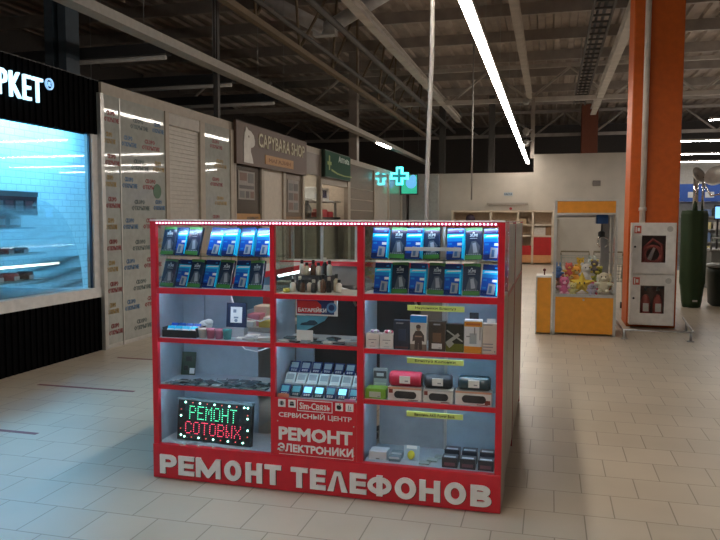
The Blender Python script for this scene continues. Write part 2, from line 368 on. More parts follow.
t = thing('shop_window', 'large blue lit shop window with pale frame on the left', 'window', (WX, 5.5, 0))
MB().box(WX-.14, WX+.01, 2, 7.49, .655, .775).build('sill', mat('sill_white', (.62, .6, .58), .4), t)
MB().box(WX-.1, WX+.0, 7.34, 7.49, .775, 2.6).build('jamb', MATS['sill_white'], t)
MB().box(WX-.06, WX-.05, 2, 7.34, .775, 2.6).build('glass_pane', glz_shop, t)
MB().box(WX-.045, WX-.02, 7.315, 7.34, .775, 2.6).build('frame_bead', mat('bead_blue', (.02, .05, .1), .4), t)
ribbed(WX-.02, 2.0, 7.49, 0, .655).build('ribbed_base', blk, t)
tw = tile_mat('shop_wall_tiles', (.78, .8, .82), (.8, .82, .84), (.55, .58, .6), .2, .1, .5, (20, 0), .2, .006, 'YZ')
struct('wall_shop', MB().box(-7.6, -7.5, -2, 10.6, 0, 3.2), tw, 'white tiled back wall inside the lit shop')
struct('trim_shop', MB().box(-7.5, WX-.13, -2, 10.6, 3.2, 3.24).box(-7.5, WX-.22, 10.5, 10.6, 0, 3.2).box(-7.5, WX-.22, -2.1, -2, 0, 3.2), mat('shop_white', (.75, .77, .8), .6), 'white ceiling and side walls inside the lit shop')
t = thing('shop_ceiling_lamp', 'bluish ceiling lamp inside the lit shop window', 'lamp', (-7.1, 6, 3.14))
MB().box(-7.35, -6.9, 1, 9.8, 3.15, 3.199).build('housing', white, t)
MB().box(-7.33, -6.92, 1.02, 9.78, 3.14, 3.15).build('diffuser', mat('shop_light', (.8, .9, 1), .5, emit=(.16, .6, 1), es=36), t)
# refrigerated display with a curved glass front
t = thing('display_fridge', 'refrigerated display with curved glass standing inside the blue lit window', 'display fridge', (-6.1, 5.5, 0))
YE = 7.3
prof = [(-5.39, .75)]
for i in range(13):
    a = R(i*90/12); prof.append((-6.03+.64*math.cos(a)**.9 if i < 12 else -6.03, .75+1.08*math.sin(a)))
MB().box(-6.75, -5.42, 3, YE, 0, .62).build('base', mat('fridge_base', (.25, .27, .3), .4), t)
MB().box(-6.75, -5.39, 3, YE, .62, .75).build('deck', mat('fridge_deck', (.04, .08, .12), .25), t)
g = MB()
for i in range(len(prof)-1):
    (a, z0), (b_, z1) = prof[i], prof[i+1]
    g.add([(a, 3, z0), (a, YE, z0), (b_, YE, z1), (b_, 3, z1), (a-.006, 3, z0-.004), (a-.006, YE, z0-.004), (b_-.006, YE, z1-.004), (b_-.006, 3, z1-.004)], [(0, 1, 2, 3), (4, 7, 6, 5), (0, 3, 7, 4), (1, 5, 6, 2)], 0, True)
g.build('curved_glass', glass('fridge_glass', (.9, .95, .97), .8), t)
MB().tube([(p, YE, z) for p, z in prof], .006).build('glass_edge', mat('edge_dark', (.05, .09, .12), .3), t)
MB().box(-6.75, -6.0, 3, YE+.02, 1.86, 1.92).build('canopy', mat('canopy_blue', (.12, .22, .3), .3), t)
gb = MB().box(-6.06, -6.0, 3, YE, 1.64, 1.86)
for k in range(26): gb.box(-6.0, -5.995, 3.1+k*.16, 3.22+k*.16, 1.69+.02*(k % 2), 1.81, 1+k % 2)
gb.build('canopy_band', [mat('band_plum', (.07, .03, .06), .5), mat('band_pale', (.4, .42, .5), .5), mat('band_rose', (.35, .12, .17), .5)], t)
MB().box(-6.75, -6.7, 3, YE, .75, 1.86).build('rear_wall', mat('fridge_rear', (.2, .3, .36), .3), t)
for z, xf in ((1.5, -5.98), (1.2, -5.83), (.9, -5.76)):
    MB().box(-6.7, xf, 3, YE-.06, z-.02, z).build('shelf', mat('shelf_glass_blue', (.25, .4, .48), .2), t)
MB().cyl((-5.68, 3, 1.07), (-5.68, YE-.05, 1.07), .012, n=8).build('light_tube', mat('tube_warm', (1, 1, .9), .4, emit=(1, .95, .75), es=6), t)
# cakes and boxes on the fridge shelves
cols = [mat('cake_dark', (.05, .018, .025), .5), mat('cake_red', (.28, .04, .06), .5), mat('cake_plum', (.13, .03, .07), .5)]
for z, xf, hh, wh in ((1.5, -6.05, .16, 'top'), (1.2, -5.9, .07, 'middle'), (.9, -5.84, .08, 'bottom')):
    for k in range(7):
        y = YE-.32-k*.24
        b = MB()
        if z > 1.4: b.rbox(xf-.3, xf, y-.1, y+.1, z, z+hh, .012, 0); b.box(xf, xf+.004, y-.08, y+.08, z+.03, z+.1, 1)
        else: b.cyl((xf-.1, y, z), (xf-.1, y, z+hh), .1, .09, 16, 0); b.box(xf-.005, xf, y-.04, y+.04, z, z+.045, 1)
        b.m = [m if m == 0 else 1 for m in b.m]
        o = solo('boxed_cake' if z > 1.4 else 'cake', b, [cols[k % 3], MATS['band_pale']], 'dark dessert with a pale tag on the %s shelf of the curved fridge' % wh, 'cake', (xf-.1, y, z), 'desserts on the %s fridge shelf' % wh)

# ---------------------------------------------------------------- opening-soon panels, shutter, shops along the left wall
pan = mat('glossy_panel', (.34, .35, .33), .035, spec=.45)
cR = mat('print_red', (.22, .03, .035), .4); cB = mat('print_blue', (.05, .13, .26), .4); cY = mat('print_yellow', (.3, .2, .07), .4); cG = mat('print_grey_green', (.08, .11, .11), .4)
def soon(b, y, z, m, w=.4):
    b.text('СКОРО', (WX+.0305, y+w*.16, z+.062), w*.6, .058, (0, 1, 0), (0, 0, 1), (1, 0, 0), .002, m, bold=.03, res=1)
    b.text('ОТКРЫТИЕ', (WX+.0305, y, z-.018), w*1.05, .06, (0, 1, 0), (0, 0, 1), (1, 0, 0), .002, m, bold=.03, res=1)
t = thing('storefront_panel', 'glossy grey panel with rows of coloured lettering right of the blue window', 'panel', (WX, 8.2, 0))
MB().box(WX-.05, WX+.03, 7.52, 7.85, .05, 3.1).build('glass_sheet', pan, t)
MB().box(WX-.05, WX+.03, 7.87, 8.93, .05, 3.1).build('glass_sheet', pan, t)
MB().box(WX-.06, WX+.04, 7.85, 7.87, 0, 3.1).box(WX-.06, WX+.05, 7.45, 7.52, 0, 3.1).box(WX-.06, WX+.03, 7.52, 8.93, 0, .05).build('frame', alu, t)
b = MB()
for k in range(11):
    z = 2.8-k*.262
    if k % 2 == 0: soon(b, 7.55, z, 0, .285); soon(b, 8.1, z-.02, 3)
    else: soon(b, 7.54, z, 2, .22); soon(b, 7.9, z, 1, .32); soon(b, 8.36, z, 0, .42)
    if k % 2 == 0: soon(b, 8.62, z-.01, 2 if k % 4 else 1, .28)
b.build('lettering', [cR, cB, cY, cG], t)
MB().cyl((WX+.03, 8.72, 1.98), (WX+.034, 8.72, 1.98), .1, n=20).build('round_sticker', mat('sticker_green', (.05, .12, .07), .5), t)
t = thing('storefront_panel', 'narrow glossy panel with faint lettering right of the white shutter', 'panel', (WX, 10.6, 0))
MB().box(WX-.05, WX+.03, 10.1, 11.02, .05, 3.1).build('glass_sheet', pan, t)
MB().box(WX-.06, WX+.05, 11.02, 11.16, 0, 3.1).box(WX-.06, WX+.05, 10.0, 10.1, 0, 3.1).build('frame', beige, t)
b = MB()
for k in range(6): soon(b, 10.45 if k % 2 else 10.3, 2.75-k*.3, [0, 2][k % 2], .42)
b.build('lettering', [cR, cB, cY, cG], t)
t = thing('roller_shutter', 'closed white roller shutter between the two glossy panels', 'shutter', (WX, 9.5, 0))
b = MB()
for k in range(48): b.box(WX-.06, WX+.012, 9.03, 9.95, k*.061, k*.061+.056).box(WX-.06, WX+.0, 9.03, 9.95, k*.061+.056, (k+1)*.061)
b.build('slats', mat('shutter_white', (.4, .37, .33), .45), t)
MB().rbox(WX-.2, WX+.04, 9.0, 9.97, 2.92, 3.1, .015).build('roller_box', mat('shutter_box', (.34, .31, .28), .45), t)
MB().box(WX-.08, WX+.05, 8.93, 9.03, 0, 3.1).box(WX-.08, WX+.05, 9.95, 10.0, 0, 3.1).build('guide_rails', beige, t)
# brown shop
brown = mat('sign_brown', (.085, .045, .03), .5); dwin = mat('window_dark', (.05, .04, .035), .12, coat=.3)
t = thing('shop_sign', 'brown shop sign with a white animal outline and pale letters', 'sign', (WX, 13, 2.55))
MB().box(WX+.045, WX+.1, 11.14, 14.72, 2.55, 3.28).build('sign_box', brown, t)
sx = WX+.1005
U = dict(u=(0, 1, 0), v=(0, 0, 1), w=(1, 0, 0))
pts = [(0, 0), (0, .34), (.03, .5), (.08, .56), (.1, .62), (.15, .6), (.2, .57), (.3, .56), (.42, .5), (.47, .41), (.46, .33), (.4, .29), (.3, .27), (.29, .2), (.36, .1), (.4, 0)]
b = MB(); b.prism(pts, (sx, 11.42, 2.59), (0, 1, 0), (0, 0, 1), (1, 0, 0), .012)
b.ell((sx+.012, 11.63, 3.05), .004, .022, .022, 1, 10); b.build('animal_outline', [mat('outline_white', (.55, .53, .5), .5), brown], t)
MB().text('CAPYBARA SHOP', (sx, 12.06, 2.915), 2.5, .25, d=.012, bold=.012, **U).build('lettering', mat('sign_cream', (.5, .46, .33), .5), t)
b = MB().box(sx, sx+.01, 12.38, 13.87, 2.63, 2.8); b.text('МАГАЗИН', (sx+.01, 12.55, 2.675), 1.15, .08, d=.003, m=1, **U); b.build('orange_plate', [mat('sign_orange', (.38, .19, .055), .5), mat('sign_orange_dark', (.2, .08, .02), .5)], t)
def pane_front(y0, y1, label, m, z0=.05, z1=3.1, fr=.06, fm=beige):
    t = thing('shop_front_bay', label, 'shop front', (WX, (y0+y1)/2, 0))
    MB().box(WX-.04, WX, y0+fr, y1-fr, z0, z1).build('infill', m, t)
    MB().box(WX-.07, WX+.04, y0, y0+fr, 0, z1).box(WX-.07, WX+.04, y1-fr, y1, 0, z1).box(WX-.07, WX+.03, y0+fr, y1-fr, 0, z0).build('frame', fm, t)
    return t
t = pane_front(11.2, 12.42, 'dark shop window with a poster and an orange strip under the brown sign', dwin)
b = MB().box(WX, WX+.012, 11.4, 12.1, 1.95, 2.45)
for k, (a, c, z0, z1, m) in enumerate(((11.45, 11.75, 2.28, 2.42, 1), (11.8, 12.05, 2.25, 2.42, 2), (11.43, 12.06, 2.14, 2.2, 3), (11.45, 11.65, 1.98, 2.1, 2), (11.7, 11.85, 1.98, 2.1, 3), (11.9, 12.06, 1.98, 2.1, 1))): b.box(WX+.012, WX+.014, a, c, z0, z1, m)
b.build('poster', [mat('poster_pale', (.26, .24, .22), .6), mat('poster_brown', (.17, .1, .08), .6), mat('poster_grey', (.14, .14, .14), .6), mat('poster_ink', (.1, .09, .09), .6)], t)
b = MB().box(WX, WX+.012, 11.28, 12.35, 1.55, 1.7); b.text('ОТКРЫТО', (WX+.012, 11.75, 1.59), .5, .06, d=.002, m=1, **U); b.build('orange_strip', [MATS['sign_orange'], black], t)
pane_front(12.42, 13.55, 'plain beige closed bay under the brown sign', mat('bay_beige', (.47, .42, .36), .5))
t = pane_front(13.55, 14.7, 'narrow brown window with a poster under the right end of the brown sign', mat('window_taupe', (.16, .13, .11), .2))
b = MB().box(WX, WX+.012, 13.8, 14.45, 1.75, 2.42)
for k in range(6): b.box(WX+.012, WX+.014, 13.85+.3*(k % 2), 14.1+.3*(k % 2), 1.8+.2*(k//2), 1.95+.2*(k//2), 1+k % 3)
b.build('poster', [MATS['poster_pale'], MATS['poster_brown'], MATS['poster_grey'], MATS['poster_ink']], t)
MB().box(WX, WX+.012, 13.62, 14.62, 1.5, 1.66).build('brown_strip', mat('strip_brown', (.2, .11, .05), .5), t)
# open shop with the green sign
struct('wall_side', MB().box(-8.0, -7.9, 14.7, 20, 0, 3.2).box(-7.9, WX-.1, 14.62, 14.7, 0, 3.2).box(-7.9, WX-.1, 19.5, 19.6, 0, 3.2).box(-7.9, WX-.1, 14.7, 19.5, 3.2, 3.25), mat('shop_beige', (.55, .47, .39), .6), 'beige walls inside the open shop under the green sign')
t = thing('shop_room_lamp', 'ceiling lamp inside the open shop under the green sign', 'lamp', (-6.6, 17, 3.15))
MB().box(-7.0, -6.2, 15.5, 18.8, 3.15, 3.2).build('housing', white, t); MB().box(-6.95, -6.25, 15.6, 18.7, 3.135, 3.15).build('diffuser', mat('room_light', (1, .95, .85), .5, emit=(1, .9, .75), es=5), t)
t = thing('shop_sign', 'dark green shop sign with pale writing beside the brown sign', 'sign', (WX, 17.2, 2.6))
MB().box(WX+.045, WX+.13, 15.92, 18.12, 2.6, 3.24, 0).build('sign_box', mat('sign_green_edge', (.008, .022, .014), .4), t)
b = MB().box(WX+.13, WX+.14, 15.94, 18.1, 2.62, 3.22); b.text('Аптека', (WX+.14, 17.0, 3.02), .95, .15, d=.006, m=1, **U)
b.prism([(0, .08), (.5, .02), (1.1, .0), (1.8, .01), (1.8, .04), (1.1, .03), (.5, .06), (0, .13)], (WX+.14, 16.4, 2.69), (0, 1, 0), (0, 0, 1), (1, 0, 0), .005, 2)
b.prism([(0, 0), (.09, .0), (.09, .12), (.2, .12), (.2, .2), (.09, .2), (.09, .34), (0, .34), (0, .2), (-.11, .2), (-.11, .12), (0, .12)], (WX+.14, 16.2, 2.78), (0, 1, 0), (0, 0, 1), (1, 0, 0), .005, 2)
b.build('sign_face', [mat('sign_green', (.008, .06, .036), .65, spec=.2), mat('sign_pale_green', (.45, .55, .5), .5), mat('sign_lime', (.2, .28, .06), .5)], t)
t = pane_front(14.7, 15.95, 'glazed bay with yellow and white goods beside the open shop', glz_shop)
MB().box(WX-.04, WX+.02, 14.76, 15.89, 2.62, 3.1).build('transom_panel', mat('transom_brown', (.13, .1, .085), .4), t)
t = thing('shop_front_bay', 'open shop doorway under the dark green sign', 'shop front', (WX, 17, 0))
MB().box(WX-.07, WX+.04, 15.95, 16.02, 0, 3.1).box(WX-.07, WX+.04, 18.2, 18.4, 0, 3.1).build('frame', beige, t)
MB().box(WX-.1, WX+.02, 16.02, 18.2, 2.45, 3.1).build('roller_box', mat('box_taupe', (.33, .29, .25), .5), t)
# goods inside
sh = thing('wall_shelf', 'white wall shelf inside the open shop under the microwave', 'shelf', (-6.1, 17.2, 2.05))
MB().box(-7.9, -5.6, 16.4, 18.9, 2.06, 2.1).build('board', white, sh)
MB().box(-7.5, -7.44, 17.5, 17.54, 0, 2.06).box(-5.75, -5.69, 18.7, 18.74, 0, 2.06).build('upright', white, sh)
mw = thing('microwave', 'small white microwave on the shelf of the open shop', 'microwave', (-5.9, 17.3, 2.1))
MB().rbox(-6.2, -5.7, 16.95, 18.1, 2.1, 2.42, .02).build('case', white, mw); MB().box(-5.7, -5.69, 17.15, 17.85, 2.16, 2.36).build('door_window', mat('mw_blue', (.03, .04, .12), .2), mw)
ct = thing('shop_counter', 'counter inside the open shop carrying red and dark goods', 'counter', (-5.9, 17.1, 0))
MB().box(-6.4, -5.6, 15.2, 18.6, 0, 1.62).build('body', mat('counter_beige', (.4, .33, .27), .5), ct); MB().box(-6.45, -5.55, 15.15, 18.65, 1.62, 1.66).build('worktop', dark, ct)
red2 = mat('goods_red', (.45, .04, .05), .5)
for k, (y, h, m, lab) in enumerate(((17.0, .14, red2, 'left red box on the open shop counter'), (17.5, .2, red2, 'middle taller red box on the open shop counter'), (18.0, .15, red2, 'right red box on the open shop counter'))):
    solo('goods_box', MB().rbox(-5.9, -5.62, y-.2, y+.2, 1.66, 1.66+h, .015), m, lab, 'box', (-5.76, y, 1.66))
solo('dark_bottle', MB().lathe([(.1, 0), (.11, .02), (.11, .22), (.05, .32), (.04, .44), (.045, .45)], Matrix.Translation((-5.75, 16.45, 1.66)), 16), dark, 'dark bottle standing at the left of the open shop counter', 'bottle', (-5.75, 16.45, 1.66))
for y, m, h, lab in ((15.0, mat('bag_white', (.55, .53, .5), .6), .35, 'white bag behind the glazed bay'), (15.35, mat('bag_yellow', (.5, .4, .08), .6), .62, 'tall yellow bag behind the glazed bay'), (15.65, mat('bag_pink', (.4, .25, .25), .6), .4, 'pinkish bag behind the glazed bay')):
    solo('shop_bag', MB().rbox(-5.75, -5.6, y-.14, y+.14, 1.66, 1.66+h, .02), m, lab, 'bag', (-5.68, y, 1.66))
# further bays
def bay(y0, y1, lab, m, **k): return pane_front(y0, y1, lab, m, **k)
t = bay(18.4, 21.2, 'wide taupe glazed bay right of the green sign', mat('bay_taupe', (.2, .17, .15), .15))
for k in range(4): MB().box(WX, WX+.015, 18.5, 21.1, 1.55+k*.3, 1.57+k*.3).build('rail', beige, t)
bay(21.2, 23.2, 'pale glossy bay left of the glowing cross', mat('bay_pale', (.45, .41, .37), .07, coat=.5))
t = bay(23.2, 25.3, 'narrow taupe bay under the glowing cross', mat('bay_taupe2', (.3, .26, .23), .1, coat=.4))
t = bay(25.3, 27.0, 'shop door with reflections under the green pharmacy panel', mat('door_taupe', (.14, .13, .125), .12, coat=.3), fr=.12)
MB().box(WX, WX+.02, 25.6, 26.8, 2.55, 2.62).build('door_header', mat('header_red', (.3, .08, .07), .5), t)
# pharmacy cross and panel
cy = mat('cross_glow', (.1, .8, .8), .4, emit=(.06, .85, .9), es=3.2); cyd = mat('cross_core', (.01, .1, .11), .4, emit=(.0, .25, .3), es=.5)
def plus(a, b): return [(-b, -a), (-b, -b), (-a, -b), (-a, b), (-b, b), (-b, a), (b, a), (b, b), (a, b), (a, -b), (b, -b), (b, -a)]
t = thing('pharmacy_cross', 'glowing cyan pharmacy cross standing out from the left wall', 'sign', (-4.93, 23.5, 3.07))
MB().prism(plus(.3, .11), (-4.93, 23.5, 3.07), (1, 0, 0), (0, 0, 1), (0, 1, 0), .12).build('outer_tube', cy, t)
MB().prism(plus(.235, .05), (-4.93, 23.47, 3.07), (1, 0, 0), (0, 0, 1), (0, 1, 0), .03).build('core', cyd, t)
MB().box(-5.25, -4.9, 23.62, 23.66, 3.04, 3.1).build('bracket', dark, t)
t = thing('pharmacy_sign', 'green lit pharmacy panel behind the glowing cross', 'sign', (-4.9, 25.2, 2.5))
MB().box(-5.25, -4.6, 25.2, 25.3, 2.5, 3.24).build('housing', dark, t)
b = MB().box(-5.2, -4.64, 25.19, 25.2, 2.54, 3.2); b.ell((-4.85, 25.19, 2.92), .2, .006, .2, 1, 16); b.ell((-4.78, 25.19, 3.05), .12, .006, .16, 1, 16)
b.build('screen', [mat('screen_green', (.02, .3, .15), .4, emit=(.03, .42, .26), es=.75), mat('screen_blue', (.1, .3, .6), .4, emit=(.12, .42, .75), es=.8)], t)

# ---------------------------------------------------------------- far end of the passage
shw = mat('rack_cream', (.62, .53, .42), .5)
t = thing('store_rack', 'cream shelving rack against the far wall with red panels low on the right', 'shelving', (-1.7, 26.5, 0))
b = MB()
for x in (-3.5, -2.1, -1.12, -.6, .1): b.box(x-.04, x+.04, 26.3, 26.85, 0, 1.95)
b.build('uprights', shw, t)
for z in (.06, .5, 1.0, 1.4, 1.88): MB().box(-3.5, .1, 26.3, 26.85, z, z+.05).build('shelf', shw, t)
MB().box(-3.5, .1, 26.84, 26.88, 0, 1.95).build('back', mat('rack_back', (.55, .42, .3), .5), t)
MB().box(-.56, .06, 26.26, 26.3, .34, .98).build('red_panel', mat('rack_red', (.42, .012, .012), .5), t); MB().box(-1.08, -.64, 26.26, 26.3, .34, .68).build('red_panel', MATS['rack_red'], t)
b = MB().box(-.56, .06, 26.27, 26.3, .06, .34).box(-1.08, -.64, 26.27, 26.3, .06, .34); b.build('kick_panel', mat('rack_orange', (.62, .3, .12), .5), t)
for x, w, h, m, lab in ((-.35, .2, .3, 'rack_white', 'white carton on the right of the far rack'), (-.05, .1, .32, 'rack_brown', 'brown carton at the right end of the far rack'), (-.95, .12, .2, 'rack_tan', 'tan carton in the middle of the far rack')):
    solo('carton', MB().rbox(x-w, x+w, 26.4, 26.75, 1.05 if x > -.5 else 1.45, (1.05 if x > -.5 else 1.45)+h, .01), mat(m, {'rack_white': (.6, .55, .5), 'rack_brown': (.3, .16, .08), 'rack_tan': (.45, .32, .2)}[m], .6), lab, 'box', (x, 26.5, 1.05))
solo('dark_ball', MB().ell((-2.85, 26.45, 1.63), .18, .18, .18), mat('ball_plum', (.03, .012, .03), .5), 'dark round ball on the upper shelf of the far cream rack', 'ball', (-2.85, 26.45, 1.45))
t = thing('wall_sign', 'small bluish sign high on the far wall', 'sign', (-1.5, 26.97, 2.5))
MB().box(-1.68, -1.36, 26.96, 27, 2.5, 2.62).build('plate', mat('wsign', (.35, .42, .5), .5), t); MB().text('КАССА', (-1.66, 26.96, 2.52), .28, .08, d=.004, m=0).build('lettering', mat('wsign_ink', (.06, .08, .12), .5), t)
solo('wall_rail', MB().box(-2.3, -.8, 26.9, 27, 2.16, 2.24), mat('rail_grey', (.3, .27, .24), .5), 'horizontal grey rail on the far wall above the rack', 'rail', (-1.5, 26.95, 2.16))
solo('wall_vent', MB().box(1.45, 1.72, 26.84, 26.9, 2.83, 3.02), mat('vent_grey', (.16, .14, .13), .5), 'small dark vent on the far wall above the claw machine', 'vent', (1.6, 26.9, 2.83))
solo('alarm_button', MB().cyl((-1.42, 26.93, 2.02), (-1.42, 27, 2.02), .05, n=14), red2, 'small red button on the far wall above the rack', 'button', (-1.42, 27, 2.02))
solo('wall_pilaster', MB().box(-5.2, -4.1, 26.6, 27, 0, 3.3), mat('pilaster_grey', (.36, .37, .36), .5), 'grey pilaster in the left corner of the far wall', 'pilaster', (-4.6, 26.8, 0))

# ---------------------------------------------------------------- orange pillar, pipe, fire cabinet, rail
solo('orange_pillar', MB().rbox(1.14, 1.83, 11.3, 12.0, 0, 6.69, .015), orange, 'big square orange pillar on the right behind the fire cabinet', 'pillar', (1.5, 11.65, 0))
solo('orange_pillar', MB().rbox(1.25, 1.95, 33, 33.6, 0, 6.69, .015), mat('pillar_orange_dim', (.16, .04, .015), .6), 'distant dim orange pillar peeping over the far wall', 'pillar', (1.6, 33.3, 0))  # orange darkened to show how little light reaches it
FY = 10.72                                                     # front of the fire cabinet
t = thing('fire_pipe', 'pale vertical pipe running up the front of the orange pillar', 'pipe', (1.29, 10.85, 1.565))
MB().cyl((1.29, 10.86, 1.565), (1.29, 10.86, 6.69), .042, n=14).build('pipe', mat('pipe_cream', (.66, .6, .55), .45), t)
MB().cyl((1.29, 10.86, 1.74), (1.29, 10.86, 1.79), .054, n=14).build('coupling', MATS['pipe_cream'], t)
cabw = mat('cabinet_white', (.74, .72, .7), .35)
CX0, CX1, CZ0, CZ1 = 1.135, 1.745, .06, 1.565
t = thing('fire_cabinet', 'white two door fire cabinet on the front of the orange pillar', 'cabinet', (1.43, 10.8, CZ0))
MB().box(CX0, CX0+.014, FY, 10.915, CZ0, CZ1).box(CX1-.014, CX1, FY, 10.915, CZ0, CZ1).box(CX0+.014, CX1-.014, 10.9, 10.915, CZ0, CZ1).box(CX0+.014, CX1-.014, FY, 10.9, CZ0, CZ0+.014).box(CX0+.014, CX1-.014, FY, 10.9, CZ1-.014, CZ1).box(CX0+.014, CX1-.014, FY, 10.9, .81, .825).build('body', cabw, t)
redsq = mat('symbol_red', (.55, .1, .07), .5)
lin = mat('lining_maroon', (.12, .06, .05), .6)
for z0, z1, w0, w1, nm in ((.825, CZ1-.004, .985, 1.38, 'upper'), (CZ0+.005, .805, .235, .645, 'lower')):
    d = MB(); y0, y1 = FY-.022, FY
    x0, x1 = CX0+.008, CX1-.008; a, c = 1.275, 1.605
    d.box(x0, a, y0, y1, z0, z1).box(c, x1, y0, y1, z0, z1).box(a, c, y0, y1, z0, w0).box(a, c, y0, y1, w1, z1)
    dd = d.build('door', cabw, t)
    MB().box(a, c, y0+.008, y0+.012, w0, w1).build('window_pane', glz, dd)
    b = MB().box(x0+.025, x0+.12, y0-.003, y0, z1-.15, z1-.04); b.box(x0+.04, x0+.056, y0-.005, y0-.003, z1-.135, z1-.055, 1).box(x0+.068, x0+.1, y0-.005, y0-.003, z1-.12, z1-.07, 1)
    b.build('symbol_plate', [redsq, paper], dd)
    MB().cyl((1.655, y0-.004, z1-.085), (1.655, y0, z1-.085), .042, n=18).build('round_vent', mat('vent_pale', (.48, .47, .45), .5), dd)
    MB().cyl((x0+.04, y0-.008, (z0+z1)/2+.02), (x0+.04, y0+.002, (z0+z1)/2+.02), .016, n=10).build('lock', dark, dd)
    MB().box(CX0+.014, CX1-.014, 10.885, 10.9, z0, w1+.1).build('dark_lining', lin, dd)
hx = 1.44
b = MB().tube([(hx+.12*math.cos(i*.5), 10.8+.02*math.sin(i*.25), 1.1+.12*math.sin(i*.5)) for i in range(26)], .028).tube([(hx-.13, 10.79, .9), (hx-.12, 10.79, 1.2), (hx, 10.79, 1.32), (hx+.12, 10.79, 1.24), (hx+.13, 10.79, .9)], .024)
b.cyl((hx-.05, 10.775, 1.02), (hx+.02, 10.775, 1.2), .03, .018, 12, 1)
solo('fire_hose', b, [mat('hose_red', (.3, .06, .05), .6), mat('nozzle_pale', (.4, .3, .28), .5)], 'coiled red fire hose with a pale nozzle behind the upper cabinet window', 'hose', (hx, 10.8, .88))
for x, lab in ((1.36, 'left'), (1.53, 'right')):
    e = thing('fire_extinguisher', '%s of two red extinguishers behind the lower cabinet window' % lab, 'extinguisher', (x, 10.8, .0745))
    MB().lathe([(.06, 0), (.066, .02), (.066, .33), (.045, .4), (.02, .43)], Matrix.Translation((x, 10.8, .0745)), 16).build('cylinder', MATS['hose_red'], e)
    MB().cyl((x, 10.8, .56), (x, 10.8, .6), .022, n=10).box(x-.012, x+.07, 10.79, 10.81, .6, .625).build('valve', dark, e)
    MB().box(x-.04, x+.04, 10.73, 10.736, .26, .38).build('label_plate', MATS['vent_pale'], e)
for o in list(S.objects):
    if o.parent is None and o.name.split('.')[0] in ('fire_pipe', 'fire_cabinet', 'fire_hose', 'fire_extinguisher'): o.location.x += .03; o.location.y += .38
t = thing('guard_rail', 'low chrome guard rail around the foot of the orange pillar', 'rail', (1.4, 10.4, 0))
MB().tube([(.98, 11.6, .13), (.98, 10.1, .13), (1.03, 10.05, .13), (1.8, 10.05, .13), (1.86, 10.1, .13), (1.98, 11.6, .13)], .013).build('bar', steel, t)
for x, y in ((.98, 11.4), (1.0, 10.08), (1.83, 10.08), (1.93, 11.0)): MB().cyl((x, y, 0), (x, y, .13), .018, n=10).cyl((x, y, 0), (x, y, .012), .045, n=12).build('post', steel, t)
solo('wall_box', MB().rbox(1.15, 1.178, 11.45, 11.6, .45, .57, .005), white, 'small white socket box on the left face of the orange pillar', 'socket', (1.165, 11.52, .45))

# ---------------------------------------------------------------- claw machine
t = thing('claw_machine', 'orange glass claw machine full of plush toys left of the pillar', 'claw machine', (.47, 10.55, 0))
X0, X1, Y0, Y1 = .06, .895, 10.2, 10.95
b = MB()
for x in (X0, X1-.035):
    for y in (Y0, Y1-.035): b.box(x, x+.035, y, y+.035, 0, 1.88)
b.box(X0+.035, X1-.035, Y0, Y0+.03, .535, .575).box(X0+.035, X1-.035, Y0, Y0+.03, 1.68, 1.7).box(X0+.035, X1-.035, Y0, Y0+.02, 1.86, 1.88).box(X0, X0+.03, Y0+.035, Y1-.035, .535, .575).box(X1-.03, X1, Y0+.035, Y1-.035, .535, .575)
b.build('frame', alu, t)
MB().box(X0+.035, X1-.035, Y0+.006, Y1-.01, .03, .535).build('lower_body', yorange, t)
MB().box(X0+.035, X1-.035, Y0+.006, Y1-.01, 1.7, 1.86).build('top_sign', yorange, t)
MB().cyl((.47, Y0-.004, .5), (.47, Y0+.01, .5), .015, n=10).build('lock', steel, t)
MB().box(X0+.035, X1-.035, Y0+.012, Y0+.018, .575, 1.68).build('front_glass', glz, t)
MB().box(X0+.035, X1-.035, Y1-.02, Y1-.014, .575, 1.68).build('back_glass', glz, t)
MB().box(X0+.01, X0+.016, Y0+.035, Y1-.035, .575, 1.68).build('side_glass', glz, t); MB().box(X1-.016, X1-.01, Y0+.035, Y1-.035, .575, 1.68).build('side_glass', glz, t)
MB().box(X0+.035, X1-.035, Y0+.03, Y1-.03, .535, .56).build('toy_floor', mat('toy_floor', (.3, .25, .2), .7), t)
cr = MB().rbox(.63, .79, 10.5, 10.68, 1.55, 1.68, .015).build('claw_carriage', mat('claw_blue', (.02, .11, .4), .4), t)
MB().cyl((.71, 10.59, 1.42), (.71, 10.59, 1.55), .012).lathe([(.02, 0), (.05, .02), (.05, .07), (.02, .09)], Matrix.Translation((.71, 10.59, 1.36)), 14).build('claw_head', black, cr)
b = MB()
for k in range(3):
    a = k*2*PI/3; c, s_ = math.cos(a), math.sin(a)
    b.tube([(.71+.03*c, 10.59+.03*s_, 1.37), (.71+.1*c, 10.59+.1*s_, 1.32), (.71+.09*c, 10.59+.09*s_, 1.25), (.71+.05*c, 10.59+.05*s_, 1.22)], .009)
b.build('claw_prong', chrome, cr)
MB().box(X0+.03, X1-.03, 10.56, 10.6, 1.64, 1.67).build('gantry_rail', steel, t)
MB().box(.72, .84, 10.9, 10.93, .6, 1.66).build('rear_duct', mat('duct_grey', (.3, .3, .3), .5), t)
